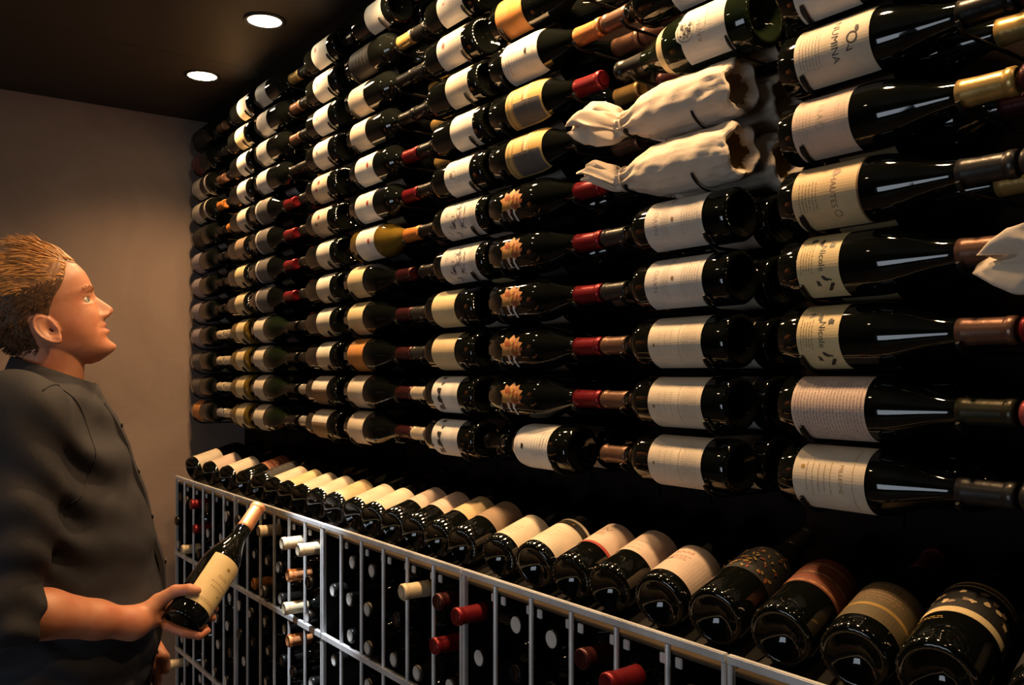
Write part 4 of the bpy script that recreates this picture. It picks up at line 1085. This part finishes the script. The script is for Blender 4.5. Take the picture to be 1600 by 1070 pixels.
# ---- shirt
def vnoise(P, f, seed):
    rs = np.random.RandomState(seed); out = np.zeros(len(P))
    for i in range(5):
        k = rs.normal(size=3); k /= np.linalg.norm(k); out += np.sin((P@k)*f*(0.7+0.25*i)+rs.uniform(0, 6.28)+1.3*np.sin((P@np.roll(k, 1))*f*0.6))
    return out/5
CUF = EL_R+(WR_R-EL_R)*0.20
CDIR = (WR_R-EL_R)/np.linalg.norm(WR_R-EL_R)
def shirt_sdf(P):
    d = torso_sdf(P, 0.0)
    sl = chain(P, [np.array([-.035, -.12, 1.425]), SH_R, SH_R*0.5+EL_R*0.5, EL_R], [.074, .078, .069, .056], .02)
    sl = smin(sl, np.maximum(caps(P, EL_R, CUF+CDIR*0.03, .054, .0495), (P-CUF)@CDIR), .012)
    roll = np.maximum(caps(P, CUF-CDIR*.035, CUF+CDIR*.03, .0540, .0525), np.maximum((P-CUF)@CDIR, -((P-CUF+CDIR*.030)@CDIR)))   # rolled cuff
    sr = chain(P, [np.array([-.02, .12, 1.425]), SH_L, SH_L*0.5+EL_L*0.5, EL_L], [.072, .076, .068, .060], .02)
    CL = EL_L+(WR_L-EL_L)*0.3; cd = (WR_L-EL_L)/np.linalg.norm(WR_L-EL_L)
    sr = smin(sr, np.maximum(caps(P, EL_L, CL, .060, .056), (P-CL)@cd), .012)
    arm = np.minimum(sl, roll)
    d2 = smin(d, arm, .022); d2 = smin(d2, sr, .022)
    z = P[:, 2]
    # folds: pulled from the armpit and the elbow, soft drapery over the belly
    dax = np.linalg.norm(P-np.array([.02, -.15, 1.33]), axis=1); de = np.linalg.norm(P-EL_R, axis=1)
    f = 0.0075*np.exp(-(dax/.16)**2)*np.sin(P@np.array([28, 10, 62.])+2.0*np.sin(P[:, 0]*22))
    f += 0.0078*np.exp(-(de/.14)**2)*np.sin(P@np.array([20, 30, 85.])+1.6*np.sin(P[:, 0]*35))
    f += 0.0046*vnoise(P*np.array([1, 1, 1.5]), 26, 3)+0.0024*vnoise(P, 60, 5)
    f += 0.0050*np.exp(-((z-1.12)/.16)**2)*np.sin(P@np.array([26, -20, 46.]))
    f += 0.0026*np.exp(-((z-.94)/.09)**2)*np.sin(P@np.array([12, 10, 120.])+2*np.sin(P[:, 0]*20))
    return np.maximum(d2+f, .875-z)
V, F = nets(shirt_sdf, (-.26, -.36, .85), (.26, .36, 1.56), .0052)
# open the neck hole: keep what lies below the collar line
keepv = V[:, 2] < 1.500-0.22*V[:, 0]
F = F[keepv[F].all(1)]
shirt = link('shirt', pmesh('shirt', V, F, [m_shirt]), person)
def front_x(z, y):                              # front of the shirt at a height
    c, s = math.cos(YAW), math.sin(YAW)
    cx, a, b = (float(np.interp(z, TOR[:, 0], TOR[:, i])) for i in (1, 2, 3))
    xx = cx+a*max(0.0, 1-abs(y/b)**2.3)**(1/2.3)
    return xx*c-y*s, xx*s+y*c
def strip(name, y0, y1, z0, z1, off, m, n=40):
    b = MB(); vs = []; fs = []
    for i in range(n+1):
        z = z0+(z1-z0)*i/n
        for (yy, o) in ((y0, -.004), (y0, off), ((y0+y1)/2, off+.0008), (y1, off), (y1, -.004)):
            x, y = front_x(z, yy); vs.append((x+o+.002*math.sin(z*46), y, z))
    for i in range(n):
        for j in range(4): a = i*5+j; fs.append((a, a+1, a+6, a+5))
    b.add(vs, fs, m); return b.build(name, shirt, smooth=True, sharp=math.radians(40))
strip('placket', -.017, .017, .89, 1.445, .0055, m_shirt)
for z in (1.40, 1.31, 1.22, 1.13, 1.04, .95):
    x, y = front_x(z, 0.0); b = MB(); b.lathe([(0, .0052), (.0022, .0055), (.003, .0045), (.003, .001)], 16, m_btn)
    o = b.build('button', shirt, smooth=True); o.location = (x+.0065+.002*math.sin(z*46), y, z); o.rotation_euler = (0, 0, YAW)
def collar():
    b = MB(); n = 72; vs = []; fs = []
    for k in range(n+1):                         # open at the throat, higher at the nape
        t = 0.10+(2*PI-0.20)*k/n; back = 0.5-0.5*math.cos(t); fr = 1-back
        zt = 1.482+.052*back; sp = max(0, math.cos(t))**5; fall = .046-.010*back+.020*sp
        prof = [(.0640, zt-.050), (.0645, zt-.004), (.0665, zt), (.0700, zt-.001), (.0765, zt-fall*.5), (.0825+.004*sp, zt-fall), (.0812+.004*sp, zt-fall-.0008), (.0745, zt-fall*.5), (.0680, zt-.006), (.0665, zt-.050)]
        for (r, z) in prof: vs.append((.000+r*1.06*math.cos(t)+.003*sp, r*1.02*math.sin(t), z+.0012*math.sin(t*5)*(r > .07)))
    m = 10
    for k in range(n):
        for j in range(m): fs.append((k*m+j, (k+1)*m+j, (k+1)*m+(j+1) % m, k*m+(j+1) % m))
    fs.append(list(range(m))); fs.append([n*m+j for j in reversed(range(m))])
    b.add(vs, fs, m_shirt); return b.build('collar', shirt, smooth=True, sharp=math.radians(70))
collar()
# rolled cuff edge and armhole seam of the near sleeve
def seam():
    b = MB(); c = np.array([-.010, -.125, 1.375]); pts = []
    for t in np.linspace(-.5, 2.9, 40):
        p = np.array([.075*math.sin(t)*1.0, -.06*math.sin(t)*0.4-.02, .105*math.cos(t)])+c
        d = np.array([0.25, -1.0, 0.05]); d /= np.linalg.norm(d)
        q = p+d*0.25
        for _ in range(60):                      # march on to the cloth
            v = shirt_sdf(q[None])[0]
            if v < 0.0006: break
            q = q-d*max(v*0.6, .0005)
        pts.append(q)
    b.tube(pts, .0016, 6, m_shirt); b.build('sleeve_seam', shirt, smooth=True)
seam()

# ---- trousers, belt, shoes
def trou_sdf(P):
    hip = np.array([.012, 0, 0])
    d = None
    for s in (-1, 1):
        q = chain(P, [np.array([.012, s*.095, .86]), np.array([.02, s*.105, .50]), np.array([.0, s*.11, .07])], [.098, .072, .058], .02)
        d = q if d is None else smin(d, q, .03)
    z = P[:, 2]; c, a, b = .012, .152, .188
    w = (np.sqrt(((P[:, 0]-c)/a)**2+(P[:, 1]/b)**2)-1)*.14
    w = np.maximum(w, np.maximum(z-.935, .80-z))
    return np.maximum(smin(d, w, .05)+.0025*vnoise(P, 30, 9), .045-z)
V, F = nets(trou_sdf, (-.24, -.26, .02), (.26, .26, .97), .009)
link('trousers', pmesh('trousers', V, F, [m_trou]), person)
for s in (-1, 1):
    def shoe_sdf(P):
        d = chain(P, [np.array([-.03, s*.11, .05]), np.array([.06, s*.115, .045]), np.array([.15, s*.125, .035])], [.044, .043, .034], .03)
        return np.maximum(d, .002-P[:, 2])
    V, F = nets(shoe_sdf, (-.10, s*.12-.08, -.01), (.21, s*.12+.08, .12), .006)
    sh = link('shoe', pmesh('shoe', V, F, [m_shoe]), person)

# ---- eyes, brows, hair
def pt_head(x, y, z): return head2loc(np.array([[x, y, z]]))[0]
for s in (-1, 1):
    b = MB(); vs = []; fs = []; R = .0118; n1, n2 = 18, 28
    for i in range(n1+1):
        t = PI*i/n1
        for k in range(n2): p = 2*PI*k/n2; vs.append((R*math.cos(t)+(.0008 if t < .4 else 0), R*math.sin(t)*math.cos(p), R*math.sin(t)*math.sin(p)))
    for i in range(n1):
        for k in range(n2): fs.append((i*n2+k, i*n2+(k+1) % n2, (i+1)*n2+(k+1) % n2, (i+1)*n2+k))
    nf = [f for i, f in enumerate(fs) if i//n2 >= 4]; nfi = [f for i, f in enumerate(fs) if i//n2 < 4]
    b.add(vs, nf, m_eye); b.add(vs, nfi, m_iris)
    e = b.build('eye', person, smooth=True); e.location = pt_head(.0664, s*.0315, -.0012); e.rotation_euler = (0, -PITCH-.15, 0)

HLINE = [(0, .074), (18, .072), (34, .079), (48, .062), (60, .040), (72, .020), (80, -.004), (84, -.022), (88, -.014), (93, .002), (101, -.004), (110, -.040), (124, -.066), (150, -.082), (180, -.088)]
def hair_line(th): return np.interp(np.degrees(np.abs(th)), [a for a, _ in HLINE], [b for _, b in HLINE])
def hair():
    b = MB(); nz, nt = 70, 120                    # close-cropped cap
    I = {}
    vs = []; fs = []
    for i in range(nz):
        for k in range(nt):
            th = -PI+2*PI*k/nt; f = i/(nz-1)
            hl = float(hair_line(th)); z = hl+(.1195-hl)*math.sin(f*PI/2)
            x, y = head_points(np.array([th]), np.array([z])); x, y = float(x[0]), float(y[0])
            grow = .0008+.0052*min(1, f*5)*(0.55+0.45*max(0, min(1, (z-.01)/.06)))+.0008*math.sin(th*37)*math.sin(z*500)
            n = Vector((x, y*1.3, z*0.9)).normalized()
            vs.append((x+n.x*grow, y+n.y*grow, z+n.z*grow))
    for i in range(nz-1):
        for k in range(nt):
            k2 = (k+1) % nt; fs.append((i*nt+k, i*nt+k2, (i+1)*nt+k2, (i+1)*nt+k))
    lo = [f for f in fs if sum(vs[i][2] for i in f)/4 < .050]; hi = [f for f in fs if sum(vs[i][2] for i in f)/4 >= .050]
    b.add(head2loc(np.array(vs)), lo, m_hairdark); b.add(head2loc(np.array(vs)), hi, m_hairmid)
    R = random.Random(12)
    def strand(th, z, ln, dirv, w, m, curl):
        x, y = head_points(np.array([th]), np.array([z])); p = Vector((float(x[0]), float(y[0]), z))
        n = Vector((p.x, p.y*1.2, p.z*1.1)).normalized(); p = p+n*.003
        pts = []; d = Vector(dirv).normalized()
        for i in range(6):
            pts.append(p.copy()); q = (d+n*(.16-.05*i)).normalized(); p = p+q*ln/5
            d = (d+Vector((-.16, 0, -.10))*curl).normalized()
        pts = head2loc(np.array([tuple(v) for v in pts])); b.tube([tuple(v) for v in pts], [w, w*1.15, w*1.1, w, w*.75, w*.2], 4, m)
    for _ in range(3200):                         # longer top, brushed up and back from the forehead
        th = R.uniform(-PI, PI); z = R.uniform(.045, .1185)
        if z < hair_line(th)+.002: continue
        top = min(1, max(0, (z-.055)/.045)); front = max(0, math.cos(th))
        if abs(th) > 2.2 and z < .06: continue
        ln = (.018+.020*top+.006*front)*R.uniform(.75, 1.2)
        sd = math.sin(th)
        wv = math.sin(th*9+z*160); d = (-.95+.40*front+.10*wv+R.uniform(-.10, .10), sd*.10+.16*wv+R.uniform(-.10, .10), .36+.70*front*top+.16*wv+R.uniform(-.06, .06)-(.22 if abs(th) > 1.7 else 0))
        strand(th, z, ln, d, R.uniform(.0009, .0017), m_hair, R.uniform(.3, .9))
    for _ in range(1500):                         # short sides and back
        th = R.uniform(.85, 2*PI-.85); th = th if th < PI else th-2*PI
        z = R.uniform(-.07, .07)
        if z < hair_line(th)+.001: continue
        strand(th, z, R.uniform(.006, .012), (-.8, math.sin(th)*.25, -.45+R.uniform(-.2, .2)), R.uniform(.0006, .0011), m_hairdark if z < .04 else m_hair, .3)
    return b.build('hair', person, smooth=True)
hair()
def brow(s):
    b = MB(); R = random.Random(3+s)
    for i in range(60):
        u = R.random(); y = s*(.012+.036*u); z = .0145+.008*math.sin(u*2.2)+R.uniform(-.0028, .0028)
        th = math.asin(max(-1, min(1, y/.074)))
        x, yy = head_points(np.array([th]), np.array([z])); x = float(x[0]); dx, dy = head_detail(np.array([x]), np.array([y]), np.array([z]))
        p = (x+float(dx[0])+.0002, y, z); q = (p[0]+.001, y+s*.0055, z+.0015*(1-u*1.5))
        b.tube([tuple(v) for v in head2loc(np.array([p, ((p[0]+q[0])/2+.0010, (p[1]+q[1])/2, (p[2]+q[2])/2), q]))], [.0006, .0006, .0002], 4, m_hair)
    return b.build('eyebrow', person)
brow(-1); brow(1)

# ---- the bottle he holds (a thing of its own)
_yv = -(PM.to_3x3() @ Vector(toc)); _ax = (B1-B0).normalized(); _yv = (_yv-_ax*_yv.dot(_ax)).normalized(); _zv = _ax.cross(_yv)
mt = Matrix((_ax, _yv, _zv)).transposed().to_4x4(); mt.translation = B0
mt = mt @ Matrix.Rotation(math.radians(30), 4, 'X')
make_bottle(mt, 'rhone', g, 'held', 'c_peach', "wine bottle with cream label and peach-orange capsule held in the man's hand", None)
